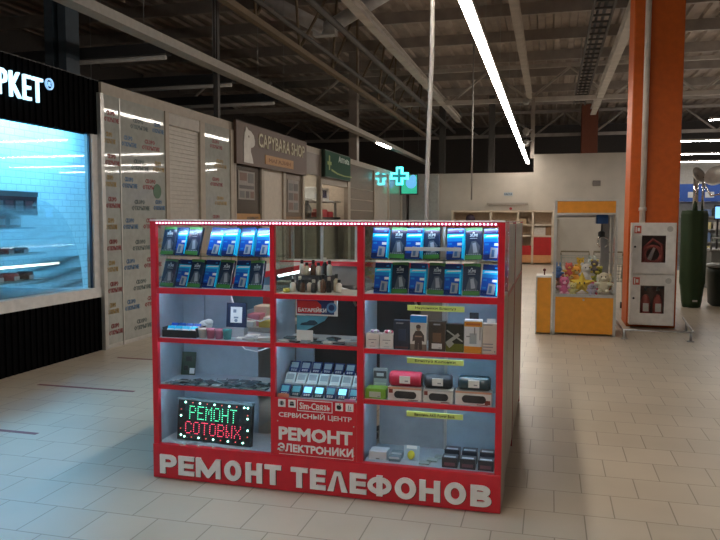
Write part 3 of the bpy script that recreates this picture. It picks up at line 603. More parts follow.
# pay box
t = thing('control_box', 'narrow orange control box with a joystick left of the claw machine', 'control box', (-.06, 10.4, 0))
MB().box(-.16, .035, 10.2, 10.6, .02, .8).build('body', yorange, t)
MB().box(-.17, -.155, 10.19, 10.61, 0, .8).box(.033, .045, 10.19, 10.61, 0, .8).build('trim', alu, t)
MB().box(-.17, .045, 10.19, 10.61, .8, .825).build('top_plate', mat('plate_white', (.7, .68, .65), .35), t)
MB().cyl((-.06, 10.35, .825), (-.06, 10.35, .88), .01).ell((-.06, 10.35, .895), .022, .022, .022).build('joystick', mat('knob_red_dark', (.12, .02, .02), .35), t)
MB().cyl((-.175, 10.4, .55), (-.165, 10.4, .55), .02, n=12).build('coin_slot', dark, t)
# plush toys: animal shaped, each a thing with body and eyes
def toy(x, y, z, s, col, lab, ear='round', rz=0, limb=None, star=False):
    s *= 1.4
    m = mat('plush_%02d' % len([k for k in MATS if k.startswith('plush')]), col, .9, bump=.4, scale=60)
    m2 = mat('plush_%02d' % len([k for k in MATS if k.startswith('plush')]), limb or col, .9, bump=.4, scale=60)
    t = thing('plush_toy', lab, 'toy', (x, y, z), 'plush toys in the claw machine', rz)
    if star:
        pts = []
        for i in range(10):
            a = PI/2+i*PI/5; r = s*(1.0 if i % 2 == 0 else .45); pts.append((r*math.cos(a), r*math.sin(a)+s*.8))
        b = MB(); n = len(pts)
        vs = [(p, 0, q) for p, q in pts]+[(0, -s*.35, s*.8), (0, s*.35, s*.8)]
        b.add(vs, [(i, (i+1) % n, n) for i in range(n)]+[((i+1) % n, i, n+1) for i in range(n)], 0, False)
        b.build('body', m, t, True)
        e = MB().ell((-.18*s, -.3*s, .9*s), .06*s, .06*s, .09*s).ell((.18*s, -.3*s, .9*s), .06*s, .06*s, .09*s); e.build('eyes', black, t, True)
        return t
    b = MB().ell((0, 0, .55*s), .5*s, .42*s, .55*s).ell((0, -.08*s, 1.3*s), .48*s, .42*s, .44*s).ell((0, -.42*s, 1.2*s), .2*s, .14*s, .15*s, 1)
    for sg in (-1, 1):
        b.ell((sg*.5*s, -.2*s, .75*s), .32*s, .16*s, .16*s, 1); b.ell((sg*.3*s, -.45*s, .16*s), .18*s, .36*s, .16*s, 1)
        if ear == 'long': b.ell((sg*.22*s, 0, 1.95*s), .1*s, .07*s, .4*s, 0)
        elif ear == 'flop': b.ell((sg*.5*s, -.05*s, 1.2*s), .12*s, .1*s, .36*s, 1)
        elif ear == 'cat': b.lathe([(.16*s, 0), (.1*s, .14*s), (.01*s, .3*s)], Matrix.Translation((sg*.3*s, 0, 1.58*s)), 10, 0)
        else: b.ell((sg*.36*s, 0, 1.66*s), .17*s, .08*s, .17*s, 1)
    b.build('body', [m, m2], t, True)
    MB().ell((-.17*s, -.46*s, 1.38*s), .055*s, .04*s, .07*s).ell((.17*s, -.46*s, 1.38*s), .055*s, .04*s, .07*s).build('eyes', black, t, True)
    return t
toy(.21, 10.32, .56, .1, (.62, .13, .27), 'pink plush cat at the front left of the claw machine', 'cat', .1, (.75, .4, .5))
toy(.45, 10.34, .57, .125, (.72, .5, .06), 'yellow star plush at the front middle of the claw machine', star=True)
toy(.74, 10.33, .6, .115, (.66, .58, .42), 'cream plush bunny with drooping ears at the front right of the claw machine', 'flop', -.15, (.74, .68, .52))
toy(.51, 10.5, .72, .11, (.7, .68, .66), 'white plush lamb on top of the middle of the toy pile', 'round', .2)
toy(.36, 10.48, .68, .11, (.7, .32, .04), 'orange plush fox behind the yellow star', 'cat', .3, (.75, .6, .3))
toy(.66, 10.52, .7, .1, (.28, .3, .05), 'olive green plush frog behind the cream bunny', 'round', 0, (.65, .6, .1))
toy(.6, 10.36, .56, .075, (.55, .04, .1), 'small crimson plush beside the yellow star', 'round', .2)
toy(.15, 10.5, .6, .1, (.45, .2, .14), 'brown plush bear at the left glass of the claw machine', 'round', .4, (.6, .4, .3))
toy(.13, 10.42, .78, .07, (.1, .22, .5), 'small blue plush high at the left glass of the claw machine', 'long', 0)
toy(.33, 10.3, .555, .07, (.6, .5, .2), 'small tan plush at the foot of the yellow star', 'round', -.2)
toy(.58, 10.27, .555, .07, (.42, .36, .42), 'small mauve plush at the front right of centre in the claw machine', 'flop', .1)
toy(.83-.03, 10.5, .62, .09, (.6, .42, .1), 'mustard plush at the right glass of the claw machine', 'cat', -.3, (.35, .1, .05))
toy(.27, 10.42, .8, .08, (.68, .12, .1), 'red plush bird high at the left of the toy pile', 'cat', .2, (.7, .45, .1))
toy(.62, 10.46, .86, .075, (.12, .1, .1), 'black plush on top right of the toy pile', 'round', -.2, (.6, .5, .1))
toy(.43, 10.55, .88, .075, (.7, .45, .05), 'golden plush on top of the pile behind the yellow star', 'round', .1)
# shopping carts seen through the machine
wire = mat('cart_wire', (.3, .33, .3), .35, .8)
def cart():
    t = thing('shopping_cart', 'cart', 'shopping cart', (0, 0, 0), 'carts behind the claw machine')
    b = MB()
    for z in (.55, .68, .82, .95):
        f = (z-.5)/.5
        x0, x1, y0, y1 = -.22-.04*f, .22+.04*f, -.38-.04*f, .4
        for p, q in (((x0, y0), (x1, y0)), ((x1, y0), (x1, y1)), ((x1, y1), (x0, y1)), ((x0, y1), (x0, y0))): b.cyl((*p, z), (*q, z), .006, n=5)
    for i in range(9):
        x = -.22+i*.055; b.cyl((x, -.38, .55), (x*1.18, -.42, .97), .004, n=4); b.cyl((x, .4, .55), (x*1.18, .4, .97), .004, n=4); b.cyl((x, -.38, .55), (x, .4, .55), .004, n=4)
    for i in range(12):
        y = -.38+i*.07
        for s_ in (-1, 1): b.cyl((s_*.22, y, .55), (s_*.26, y, .97), .004, n=4)
    b.build('basket', wire, t, True)
    MB().tube([(-.25, .42, .95), (-.25, .5, 1.02), (.25, .5, 1.02), (.25, .42, .95)], .015).build('handle', mat('cart_handle', (.14, .11, .06), .5), t, True)
    MB().tube([(-.22, -.38, .55), (-.24, -.4, .12), (-.26, .42, .14), (-.24, .42, .95)], .012).tube([(.22, -.38, .55), (.24, -.4, .12), (.26, .42, .14), (.24, .42, .95)], .012).build('chassis', wire, t, True)
    for x in (-.24, .24):
        for y in (-.4, .42): MB().cyl((x-.015, y, .06), (x+.015, y, .06), .06, n=12).build('wheel', dark, t, True)
    return t
c0 = cart(); c0.location = (.46, 13.2, 0); c0['label'] = 'left wire shopping cart seen through the claw machine glass'
dup(c0, (1.04, 13.2, 0), label='right wire shopping cart seen through the claw machine glass')

# ---------------------------------------------------------------- supermarket on the far right
gr = mat('cover_green', (.022, .05, .016), .75, bump=.3, scale=8)
t = thing('covered_stand', 'tall dark green fabric covered stand right of the fire cabinet', 'stand', (2.56, 14.2, 0))
b = MB(); n = 28; zs = [(.0, .15), (.1, .17), (.4, .2), (.45, .215), (1.0, .22), (1.7, .225), (1.78, .21)]
vs = []
for z, r in zs:
    for i in range(n):
        a = 2*PI*i/n; rr = r*(1+.06*math.cos(a*7+z)); vs.append((2.56+rr*math.cos(a), 14.2+rr*math.sin(a), z))
b.add(vs, [(j*n+i, j*n+(i+1) % n, (j+1)*n+(i+1) % n, (j+1)*n+i) for j in range(len(zs)-1) for i in range(n)]+[[(len(zs)-1)*n+i for i in range(n)], list(range(n))[::-1]], 0, True)
b.build('cover', gr, t)
MB().box(2.54, 2.62, 13.965, 13.975, .12, .15).build('badge', MATS['vent_pale'], t)
MB().cyl((2.58, 14.25, 1.78), (2.58, 14.25, 2.42), .045, n=14).cyl((2.7, 14.25, 1.78), (2.7, 14.25, 2.4), .02, n=10).build('pole', chrome, t)
b = MB()
for x, y, z, r, ry in ((2.6, 14.2, 2.43, .15, 35), (2.88, 14.1, 2.4, .2, -30)):
    M = Matrix.Translation((x, y, z)) @ Matrix.Rotation(R(60), 4, 'X') @ Matrix.Rotation(R(ry), 4, 'Y')
    b.lathe([(.02, -.05), (r*.7, -.03), (r, .02), (r*.97, .03), (r*.6, 0), (.01, -.02)], M, 22)
b.build('round_dish', mat('dish_grey', (.6, .58, .55), .3, .2), t)
MB().tube([(2.7, 14.25, 2.3), (2.83, 14.2, 2.05), (2.98, 14.15, 2.08), (3.0, 14.1, 2.38)], .02).build('curved_arm', chrome, t)
t = thing('round_bin', 'dark round bin with a pale rim at the right edge of the photo', 'bin', (3.25, 14.6, 0))
MB().lathe([(.28, 0), (.33, .05), (.36, .6), (.36, .75)], Matrix.Translation((3.25, 14.6, 0)), 26).build('body', mat('bin_dark', (.012, .02, .014), .4), t)
MB().lathe([(.36, .73), (.39, .73), (.39, .78), (.3, .8), (.3, .77)], Matrix.Translation((3.25, 14.6, 0)), 26).build('rim', mat('rim_pale', (.3, .31, .3), .4), t)
blu = mat('board_blue', (.02, .07, .3), .5)
def rack(x0, x1, y, label, cols):
    t = thing('supermarket_rack', label, 'shelving', ((x0+x1)/2, y, 0), 'supermarket racks')
    MB().box(x0, x1, y, y+.5, 0, .12).box(x0, x1, y+.23, y+.27, .12, 2.2).build('back', mat('srack_grey', (.3, .31, .32), .5), t)
    for z in (.5, .9, 1.3, 1.7): MB().box(x0, x1, y, y+.5, z, z+.03).build('shelf', MATS['srack_grey'], t)
    b = MB().box(x0, x1, y-.05, y, 2.2, 2.75); 
    for k in range(int((x1-x0)/.5)): b.box(x0+.1+k*.5, x0+.36+k*.5, y-.055, y-.05, 2.32, 2.5, 1)
    b.build('header_board', [blu, mat('board_white', (.5, .52, .55), .5)], t)
rack(3.6, 9.5, 24.5, 'nearer supermarket rack with blue header right of the green stand', 0)
rack(3.3, 11, 31, 'farther supermarket rack with blue header at the far wall', 0)
pc = [mat('prod_%d' % i, c, .5) for i, c in enumerate(((.4, .38, .35), (.1, .16, .3), (.3, .08, .06), (.12, .14, .12), (.45, .4, .2), (.2, .3, .4)))]
k = 0
for z in (.53, .93, 1.33, 1.73):
    for i in range(11):
        x = 4.3+i*.26; h = .2+.1*random.random()
        solo('product_box', MB().rbox(x-.1, x+.1, 24.52, 24.7, z, z+h, .008), pc[(i*5+k*3) % 6], 'small packet on the nearer blue topped supermarket rack', 'box', (x, 24.6, z), 'packets on the nearer supermarket rack'); k += 1
t = thing('checkout_desk', 'grey checkout desk with a small lit screen at the right edge', 'checkout', (4.2, 18, 0))
MB().rbox(3.6, 5.2, 17.8, 18.6, 0, .9, .02).build('body', mat('desk_grey', (.16, .17, .17), .5), t)
MB().box(3.55, 5.25, 17.75, 18.65, .9, .94).build('top', mat('desk_top', (.35, .35, .34), .3), t)
MB().tube([(3.6, 17.85, .94), (3.6, 17.85, 1.2), (5.2, 17.85, 1.2), (5.2, 17.85, .94)], .02).build('rail', steel, t)
MB().box(3.75, 3.79, 18.1, 18.14, .94, 1.7).build('screen_post', dark, t)
MB().box(3.68, 3.98, 18.05, 18.1, 1.62, 1.95).build('monitor', dark, t); MB().box(3.7, 3.96, 18.04, 18.05, 1.65, 1.92).build('screen', mat('screen_lit', (.2, .5, .9), .4, emit=(.25, .6, 1), es=1.2), t)
# ---------------------------------------------------------------- the kiosk
KX0, KX1, KY, KB, KH = -2.345, -.228, 3.828, 4.205, 1.589
D1a, D1b, D2a, D2b = -1.567, -1.54, -1.041, -1.004
k = thing('display_kiosk', 'red framed glass display kiosk with big white lettering along its base', 'kiosk', ((KX0+KX1)/2, 4.0, 0))
b = MB()
for a, c in ((KX0, KX0+.036), (D1a, D1b), (D2a, D2b), (KX1-.036, KX1)): MB().box(a, c, KY, KY+.03, .215, KH-.027).build('frame_post', red, k)
MB().box(KX0, KX1, KY, KY+.03, KH-.027, KH).build('top_rail', red, k)
for a, c in ((KX0+.036, D1a), (D2b, KX1-.036)):
    MB().box(a, c, KY+.002, KY+.028, 1.148, 1.183).build('cross_rail', red, k)
MB().box(D1b, D2a, KY+.002, KY+.028, 1.14, 1.168).build('cross_rail', red, k)
def shelf(a, c, z, th=.026, y1=KB-.016, mt=panel): MB().box(a, c, KY+.008, KY+.024, z-th, z, 1).box(a, c, KY+.024, y1, z-th+.006, z, 0).build('shelf', [mt, red], k)
LA, LB = KX0+.016, D1a; RA, RB = D2b, KX1-.016
for z in (.583, .874): shelf(LA, LB, z); shelf(RA, RB, z-.002)
for a, c in ((LA, LB), (RA, RB)):
    MB().box(a, c, KY+.03, KB-.016, 1.165, 1.183).build('shelf', panel, k)
    MB().box(a, c, KY+.03, KB-.016, .185, .215).build('bottom_deck', panel, k)
    MB().box(a+.02, c-.01, KY+.05, KB-.04, 1.372, 1.38).build('glass_shelf', glass('shelf_glass', (.82, .9, .88)), k)
shelf(D1b, D2a, .88, .022)
MB().box(D1b, D2a, KY+.03, KB-.016, 1.15, 1.168).build('shelf', mat('counter_grey', (.42, .39, .36), .35), k)
MB().box(D1b, D2a, KY+.03, KB-.016, .53, .55).build('bottom_deck', panel, k)
MB().box(KX0, KX0+.016, KY+.03, KB, 0, 1.183).build('side_panel', panel, k)
MB().box(KX1-.016, KX1, KY+.03, KB, 0, 1.183).build('side_panel', panel_brown, k)
MB().box(D1a+.005, D1b-.005, KY+.03, KB-.016, .1, 1.16).build('divider_panel', panel, k)
MB().box(D2a+.008, D2b-.008, KY+.03, KB-.016, .1, 1.16).build('divider_panel', panel, k)
for a, c in ((KX0, KX0+.008), (KX1-.008, KX1)): MB().box(a, c, KY+.03, KB, 1.183, KH-.002).build('side_glass', glz, k)
for a in (D1a+.008, D2a+.012): MB().box(a, a+.008, KY+.03, KB-.02, 1.183, KH-.02).build('divider_glass', glass('edge_glass', (.72, .8, .77)), k)
MB().box(KX0+.016, -1.8, KB-.016, KB, .1, .874).build('back_panel', panel, k)
MB().box(KX0+.016, -2.18, KB-.016, KB, .874, 1.165).build('back_panel', panel, k)
MB().box(D2b+.01, -.575, KB-.016, KB, .1, .872).build('back_panel', mat('panel_shade_grey', (.3, .32, .34), .45), k)
MB().box(-.585, KX1-.016, KB-.026, KB-.018, .2, 1.165).build('back_panel', mat('panel_lit_blue', (.3, .39, .46), .4), k)  # bluer than its neighbour: the light on it is put into the colour
MB().box(-.592, -.575, KB-.034, KB-.016, .2, 1.165).build('door_edge', alu, k)
MB().box(D1b, D2a, KB-.016, KB, .1, .6).build('back_panel', panel, k)
MB().box(D1b, -1.42, KB-.016, KB, .6, .88).build('back_panel', panel, k)
for a, c, z0 in ((KX0+.036, D1a, .215), (D1b, D2a, .56), (D2b, KX1-.036, .215)): MB().box(a, c, KY+.03-.006, KY+.03, z0, KH-.027).build('glass_pane', glz, k)
MB().box(KX0, KX1, KY+.002, KB, KH, KH+.007).build('top_glass', glass('top_glass', (.9, .93, .93)), k)
MB().box(KX0, KX1, KY-.002, KY+.006, KH-.001, KH+.009).build('top_edge', mat('edge_lit_white', (.9, .88, .9), .3), k)  # white bar stands for the lit edge of the top glass
# LED strip
b = MB().box(KX0+.04, KX1-.04, KY-.004, KY, KH-.021, KH-.004, 1)
n = 100
for i in range(n): x = KX0+.05+(KX1-KX0-.1)*i/(n-1); b.box(x-.0045, x+.0045, KY-.007, KY-.004, KH-.0165, KH-.0085, 0)
b.build('led_strip', [mat('led_dot_pink', (1, .7, .8), .4, emit=(1, .5, .68), es=5), mat('strip_magenta', (.4, .02, .09), .4)], k, label='strip of pink white light dots')
ledw = mat('led_cool', (1, 1, 1), .4, emit=(.45, .78, 1), es=28)
for a, c in ((KX0+.05, D1a-.02), (D2b+.02, KX1-.05)):
    MB().cyl((a, KY+.045, KH-.013), (c, KY+.045, KH-.013), .008, n=8).build('light_tube', ledw, k)
for x in (D1a+.007, KX1-.024):
    MB().cyl((x, KY+.042, 1.2), (x, KY+.042, 1.54), .004, n=6).build('fill_strip', ledw, k)  # added strips hidden behind the posts to brighten the packs
leds = mat('led_fill', (1, 1, 1), .4, emit=(.52, .78, 1), es=34)
for a, c, zz in ((KX0+.04, D1a-.01, (1.157, .8535, .5625)), (D2b+.01, KX1-.04, (1.157, .8515, .5605)), (D1b+.01, D2a-.01, (1.1485, .8635))):
    for z in zz: MB().box(a, c, KY+.03, KY+.038, z-.0045, z).build('fill_strip', leds, k)  # added strips, out of view under shelf edges, to fill the bays
# fascia with big letters
fb = MB().rbox(KX0, KX1, KY-.012, KY+.03, .004, .215, .004).build('fascia_board', red, k)
for wd in ([('Р', -2.292, -2.18), ('Е', -2.166, -2.062), ('М', -2.048, -1.886), ('О', -1.86, -1.75), ('Н', -1.722, -1.616), ('Т', -1.6, -1.497)],
           [('Т', -1.435, -1.332), ('Е', -1.316, -1.222), ('Л', -1.21, -1.09), ('Е', -1.076, -.978), ('Ф', -.972, -.832), ('О', -.813, -.692), ('Н', -.673, -.557), ('О', -.533, -.414), ('В', -.39, -.276)]):
    b = MB(); b2 = MB()
    for ch, x0, x1 in wd:
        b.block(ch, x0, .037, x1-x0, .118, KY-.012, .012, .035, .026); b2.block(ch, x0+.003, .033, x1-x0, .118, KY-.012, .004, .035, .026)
    b.build('lettering', letter, fb); b2.build('lettering_shadow', mat('letter_shadow', (.03, .01, .012), .5), fb)  # dark copy, shifted right and down, paints the letters' shadow
MB().box(KX0+.02, KX1-.02, KY+.03, KB, .004, .1).build('plinth', dark, k)
# service sign in the middle bay
sp = MB().box(D1b, D2a, KY-.004, KY+.02, .215, .555).build('service_sign', red, k)
yf = KY-.004
MB().text('СЕРВИСНЫЙ ЦЕНТР', (-1.515, yf, .44), .445, .043, d=.002, bold=.012).build('lettering', letter, sp)
MB().text('РЕМОНТ', (-1.515, yf, .308), .45, .08, d=.002, bold=.035).build('lettering', letter, sp)
MB().text('ЭЛЕКТРОНИКИ', (-1.52, yf, .24), .46, .05, d=.002, bold=.03).build('lettering', letter, sp)
b = MB()
for x0, x1, z0, z1 in ((-1.4, -1.185, .56-.004, .56), (-1.4, -1.185, .494, .498), (-1.4, -1.396, .494, .56), (-1.189, -1.185, .494, .56)): b.box(x0, x1, yf-.002, yf, z0-.006, z1-.006)
b.build('sim_frame', letter, sp)
b = MB()
for x0, x1, z0, z1 in ((-1.515, -1.06, .2235, .2255), (-1.062, -1.06, .2255, .3)): b.box(x0, x1, yf-.0015, yf, z0, z1)
b.build('corner_line', letter, sp)
MB().text('Sim-Связь', (-1.385, yf, .5), .185, .04, d=.002, bold=.012).build('lettering', letter, sp)
for x, kind in ((-1.495, 0), (-1.432, 1), (-1.145, 2), (-1.083, 3)):
    b = MB().rbox(x-.023, x+.023, yf-.002, yf, .505, .551, .0008, 0)
    if kind == 0: b.cyl((x, yf-.003, .528), (x, yf-.002, .528), .014, n=14, m=2).box(x-.004, x+.004, yf-.0035, yf-.003, .517, .539, 1)
    if kind == 1: b.box(x-.013, x+.013, yf-.003, yf-.002, .516, .53, 1); b.prism([(-.013, .0), (.013, 0), (.008, .009), (-.008, .009)], (x, yf-.003, .532), (1, 0, 0), (0, 0, 1), (0, 1, 0), .001, 1)
    if kind == 2: b.prism([(0, -.013), (.007, -.015), (.014, -.004), (.013, .004), (.009, .007), (.013, .011), (.006, .013), (0, .01), (-.007, .013), (-.014, .006), (-.014, -.004), (-.007, -.015)], (x, yf-.0035, .527), (1, 0, 0), (0, 0, 1), (0, 1, 0), .0015, 1).prism([(0, 0), (.006, .002), (.007, .009), (.001, .006)], (x, yf-.0035, .542), (1, 0, 0), (0, 0, 1), (0, 1, 0), .0015, 1)
    if kind == 3: b.box(x-.012, x+.012, yf-.003, yf-.002, .513, .517, 2).box(x-.008, x-.003, yf-.003, yf-.002, .52, .542, 2).box(x+.003, x+.008, yf-.003, yf-.002, .52, .535, 2)
    b.build('icon', [letter, black, mat('icon_grey', (.25, .25, .26), .5)], sp)
for x in (-1.51, -1.07):
    for z in (.25, .42): MB().cyl((x-.012 if x < -1.3 else x+.012, yf-.003, z), (x-.012 if x < -1.3 else x+.012, yf, z), .004, n=8).build('screw', alu, sp)
# price labels and the white strip
lime = mat('label_lime', (.68, .78, .2), .5); ink = mat('label_ink', (.03, .05, .02), .6)
for i, (zt, tx) in enumerate(((1.128, 'Наушники Блютуз'), (.832, 'Блютуз Колонки'), (.53, 'Внешние АКБ Power Bank'))):
    MB().box(-.755, -.44, KY+.014, KY+.018, zt-.03, zt).build('price_label', lime, k, label='yellow green label with printed words')
    MB().text(tx, (-.71, KY+.014, zt-.024), .225, .018, d=.0008, bold=.008, res=2).build('label_lettering', ink, k)
MB().box(-.78, -.466, KY+.05, KY+.056, 1.428, 1.448).build('reflection_strip', mat('reflection_white', (.55, .6, .62), .3), k, label='white strip drawn as a lamp reflection')  # pale strip stands for a lamp reflected in the glass

# battery sign and card hanging in the middle bay
t = thing('battery_sign', 'white sign with a red and blue battery reading over the middle bay shelf', 'sign', (-1.29, KY+.036, 1.02))
MB().rbox(-1.42, -1.165, KY+.03, KY+.036, 1.045, 1.145, .002).build('plate', paper, t)
MB().rbox(-1.412, -1.185, KY+.0278, KY+.03, 1.054, 1.136, .001).build('battery_cap', mat('battery_blue', (.01, .03, .14), .4), t)
MB().prism([(-1.408, 1.058), (-1.408, 1.132), (-1.29, 1.132), (-1.262, 1.108), (-1.262, 1.058)], (0, KY+.0278, 0), (1, 0, 0), (0, 0, 1), (0, -1, 0), .0008).build('battery_body', mat('battery_red', (.5, .02, .02), .4), t)
MB().cyl((-1.2, KY+.0265, 1.095), (-1.2, KY+.0278, 1.095), .03, n=24).build('battery_end', mat('battery_sky', (.12, .3, .55), .4), t)
MB().cyl((-1.2, KY+.0258, 1.095), (-1.2, KY+.0265, 1.095), .018, n=24).build('battery_tip', MATS['battery_blue'], t)
MB().text('БАТАРЕЙКИ', (-1.403, KY+.027, 1.066), .172, .03, d=.0012, bold=.025).build('lettering', white, t)
t = thing('picture_card', 'light blue picture card with a dark car shape under the battery sign', 'card', (-1.33, KY+.05, .94))
MB().prism([(-.09, .0), (-.03, -.0), (.08, .06), (.1, .085), (-.09, .085)], (-1.33, KY+.05, .955), (1, 0, 0), (0, 0, 1), (0, 1, 0), .003).build('card', mat('card_blue', (.1, .35, .5), .4), t)
MB().prism([(-.06, 0), (-.05, .012), (-.02, .018), (0, .03), (.03, .03), (.045, .02), (.05, .012), (.03, 0)], (-1.34, KY+.048, .985), (1, 0, 0), (0, 0, 1), (0, 1, 0), .002).build('car_shape', mat('card_ink', (.02, .06, .1), .4), t)
MB().box(-1.42, -1.32, KY+.046, KY+.05, .89, .955).build('white_corner', paper, t)

# blister packs in the two glass cases
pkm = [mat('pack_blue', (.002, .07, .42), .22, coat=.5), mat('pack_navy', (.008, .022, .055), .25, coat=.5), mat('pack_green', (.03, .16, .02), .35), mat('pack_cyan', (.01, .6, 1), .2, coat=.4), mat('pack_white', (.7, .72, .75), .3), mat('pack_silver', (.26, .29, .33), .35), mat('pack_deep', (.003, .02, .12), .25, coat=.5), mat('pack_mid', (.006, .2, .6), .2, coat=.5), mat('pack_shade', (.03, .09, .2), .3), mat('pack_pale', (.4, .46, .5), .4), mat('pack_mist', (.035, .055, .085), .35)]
def pack_blue():
    b = MB(); b.rbox(-.048, .048, 0, .03, 0, .175, .003, 0); y = -.0008
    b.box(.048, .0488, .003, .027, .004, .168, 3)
    b.box(-.0475, .0475, y, 0, .12, .142, 3).box(-.0475, .0475, y, 0, .142, .1715, 6).box(-.0475, .0475, y, 0, .1, .12, 7).box(-.0475, .0475, y, 0, .003, .03, 6)  # cyan and white band: part print, part tube reflection put into the colour
    b.prism([(-.04, .128), (.044, .131), (.044, .138), (-.03, .136)], (0, y, 0), (1, 0, 0), (0, 0, 1), (0, -1, 0), .0006, 4)
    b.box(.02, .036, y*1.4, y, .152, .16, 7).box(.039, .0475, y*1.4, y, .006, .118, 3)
    b.prism([(-.012, .01), (.03, .01), (.034, .065), (-.006, .07)], (0, 0, 0), (1, 0, 0), (0, 0, 1), (0, -1, 0), .0012, 5)
    b.prism([(-.002, .016), (.014, .016), (.016, .055), (0, .056)], (0, -.0012, 0), (1, 0, 0), (0, 0, 1), (0, -1, 0), .0006, 8)
    b.box(-.04, -.018, y, 0, .082, .092, 7); b.box(.012, .038, y, 0, .078, .092, 4); b.box(-.038, -.02, y, 0, .04, .048, 7)
    return b
def pack_navy():
    b = MB(); b.rbox(-.048, .048, 0, .024, 0, .178, .003, 1); y = -.0008
    b.box(.048, .0485, .003, .021, .004, .17, 1)
    b.box(-.047, .047, y, 0, .001, .024, 2).prism([(-.047, .177), (.047, .177), (.047, .158), (.01, .164), (-.047, .161)], (0, 0, 0), (1, 0, 0), (0, 0, 1), (0, -1, 0), .0008, 2)
    b.text('XUMI', (-.02, y, .126), .042, .017, d=.0006, m=9, bold=.03, res=1); b.prism([(-.008, .146), (.008, .146), (0, .155)], (0, y, 0), (1, 0, 0), (0, 0, 1), (0, -1, 0), .0005, 9)
    b.box(-.02, .02, y*1.4, y, .117, .1195, 9)
    b.prism([(-.03, .03), (.03, .03), (.036, .075), (.012, .104), (-.012, .1)], (0, 0, 0), (1, 0, 0), (0, 0, 1), (0, -1, 0), .0006, 10)
    b.prism([(.0, .036), (.024, .04), (.012, .095), (-.006, .09)], (0, -.0006, 0), (1, 0, 0), (0, 0, 1), (0, -1, 0), .0006, 5)
    for i in range(7): b.box(-.038+i*.012, -.033+i*.012, y*1.5, y, .026, .03, 9)
    return b
protoB = protoN = None
def put_pack(kind, x, y, z, tilt, label, group):
    global protoB, protoN
    p = protoB if kind == 'b' else protoN
    if p is None:
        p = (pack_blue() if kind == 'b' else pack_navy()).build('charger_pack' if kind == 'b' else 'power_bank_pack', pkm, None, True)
        p['category'] = 'pack'
        if kind == 'b': protoB = p
        else: protoN = p
    else: p = dup(p, (0, 0, 0))
    p.location = (x, y, z); p.rotation_euler = (R(tilt), R(random.uniform(-2.5, 2.5)), R(random.uniform(-11, -5)))
    p['label'] = label; p['group'] = group; p['category'] = 'pack'
ordn = ['first', 'second', 'third', 'fourth', 'fifth', 'sixth', 'seventh']
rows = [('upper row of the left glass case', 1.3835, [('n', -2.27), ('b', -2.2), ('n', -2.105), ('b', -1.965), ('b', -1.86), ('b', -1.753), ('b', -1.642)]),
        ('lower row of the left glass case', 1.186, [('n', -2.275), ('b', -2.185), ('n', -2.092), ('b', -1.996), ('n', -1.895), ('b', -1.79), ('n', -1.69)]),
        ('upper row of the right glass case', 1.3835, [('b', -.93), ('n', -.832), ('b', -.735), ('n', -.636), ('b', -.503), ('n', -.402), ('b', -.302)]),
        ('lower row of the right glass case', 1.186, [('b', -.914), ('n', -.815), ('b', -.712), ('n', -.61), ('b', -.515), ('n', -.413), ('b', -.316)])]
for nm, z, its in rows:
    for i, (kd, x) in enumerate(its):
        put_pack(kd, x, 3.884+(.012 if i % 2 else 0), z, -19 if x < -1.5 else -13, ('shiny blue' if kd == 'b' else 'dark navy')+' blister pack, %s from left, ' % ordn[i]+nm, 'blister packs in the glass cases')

# left bay, shelf under the packs
Z2 = .875
t = thing('tray', 'low black tray of blue and white packets at the left of the left bay', 'tray', (-2.2, 3.92, Z2))
MB().box(-2.3, -2.07, 3.87, 4.0, Z2, Z2+.012).box(-2.3, -2.07, 3.87, 3.876, Z2+.012, Z2+.045).box(-2.3, -2.294, 3.876, 4.0, Z2+.012, Z2+.06).box(-2.076, -2.07, 3.876, 4.0, Z2+.012, Z2+.06).build('tray', black, t)
for i in range(4):
    x = -2.265+i*.052
    for j in range(2):
        M = Matrix.Translation((x, 3.905+j*.045, Z2+.03+j*.012)) @ Matrix.Rotation(R(-40), 4, 'X')
        solo('small_packet', MB().box(-.023, .023, -.004, .004, -.015, .04, 0, M).box(-.023, .023, -.005, -.004, -.002, .018, 1, M), [pkm[0] if j else pkm[3], pkm[4]], ('back' if j else 'front')+' row packet, %s from the left in the low black tray' % ordn[i], 'packet', (x, 3.905+j*.045, Z2+.03), 'packets in the black tray')
solo('white_cloth', MB().ell((-2.085, 4.03, Z2+.06), .045, .03, .03).ell((-2.06, 4.02, Z2+.08), .03, .02, .02), paper, 'crumpled white wrap at the right end of the black tray', 'wrap', (-2.08, 4.03, Z2))
for x, m, lab in ((-2.04, mat('cup_clear', (.62, .6, .55), .25), 'clear white cup left of the pink cups'), (-1.985, mat('cup_pink', (.62, .2, .3), .25), 'left pink cup on the left bay shelf'), (-1.93, MATS['cup_pink'], 'right pink cup on the left bay shelf'), (-1.875, mat('cup_teal', (.1, .42, .42), .25), 'teal cup right of the pink cups')):
    solo('plastic_cup', MB().lathe([(.022, 0), (.027, .05), (.029, .055), (.024, .055), (.02, .01)], Matrix.Translation((x, 3.9, Z2)), 16).lathe([(.0, .055), (.029, .056), (.029, .06), (.0, .062)], Matrix.Translation((x, 3.9, Z2)), 16), m, lab, 'cup', (x, 3.9, Z2), 'plastic cups on the left bay shelf')
t = thing('framed_picture', 'small dark blue frame with a pale picture leaning in the left bay', 'frame', (-1.86, 3.99, .93))
M = Matrix.Translation((-1.86, 3.99, .935)) @ Matrix.Rotation(R(-6), 4, 'X')
MB().box(-.066, .066, 0, .012, 0, .15, 0, M).build('frame', mat('frame_navy', (.01, .02, .06), .4), t)
b = MB().box(-.038, .038, -.002, 0, .028, .125, 0, M); b.box(-.02, .0, -.003, -.002, .09, .11, 1, M).box(-.015, .015, -.003, -.002, .055, .065, 1, M).ell((0, -.003, .042), .012, .001, .01, 1, 10, M)
b.build('picture', [paper, mat('pic_ink', (.2, .25, .32), .5)], t)
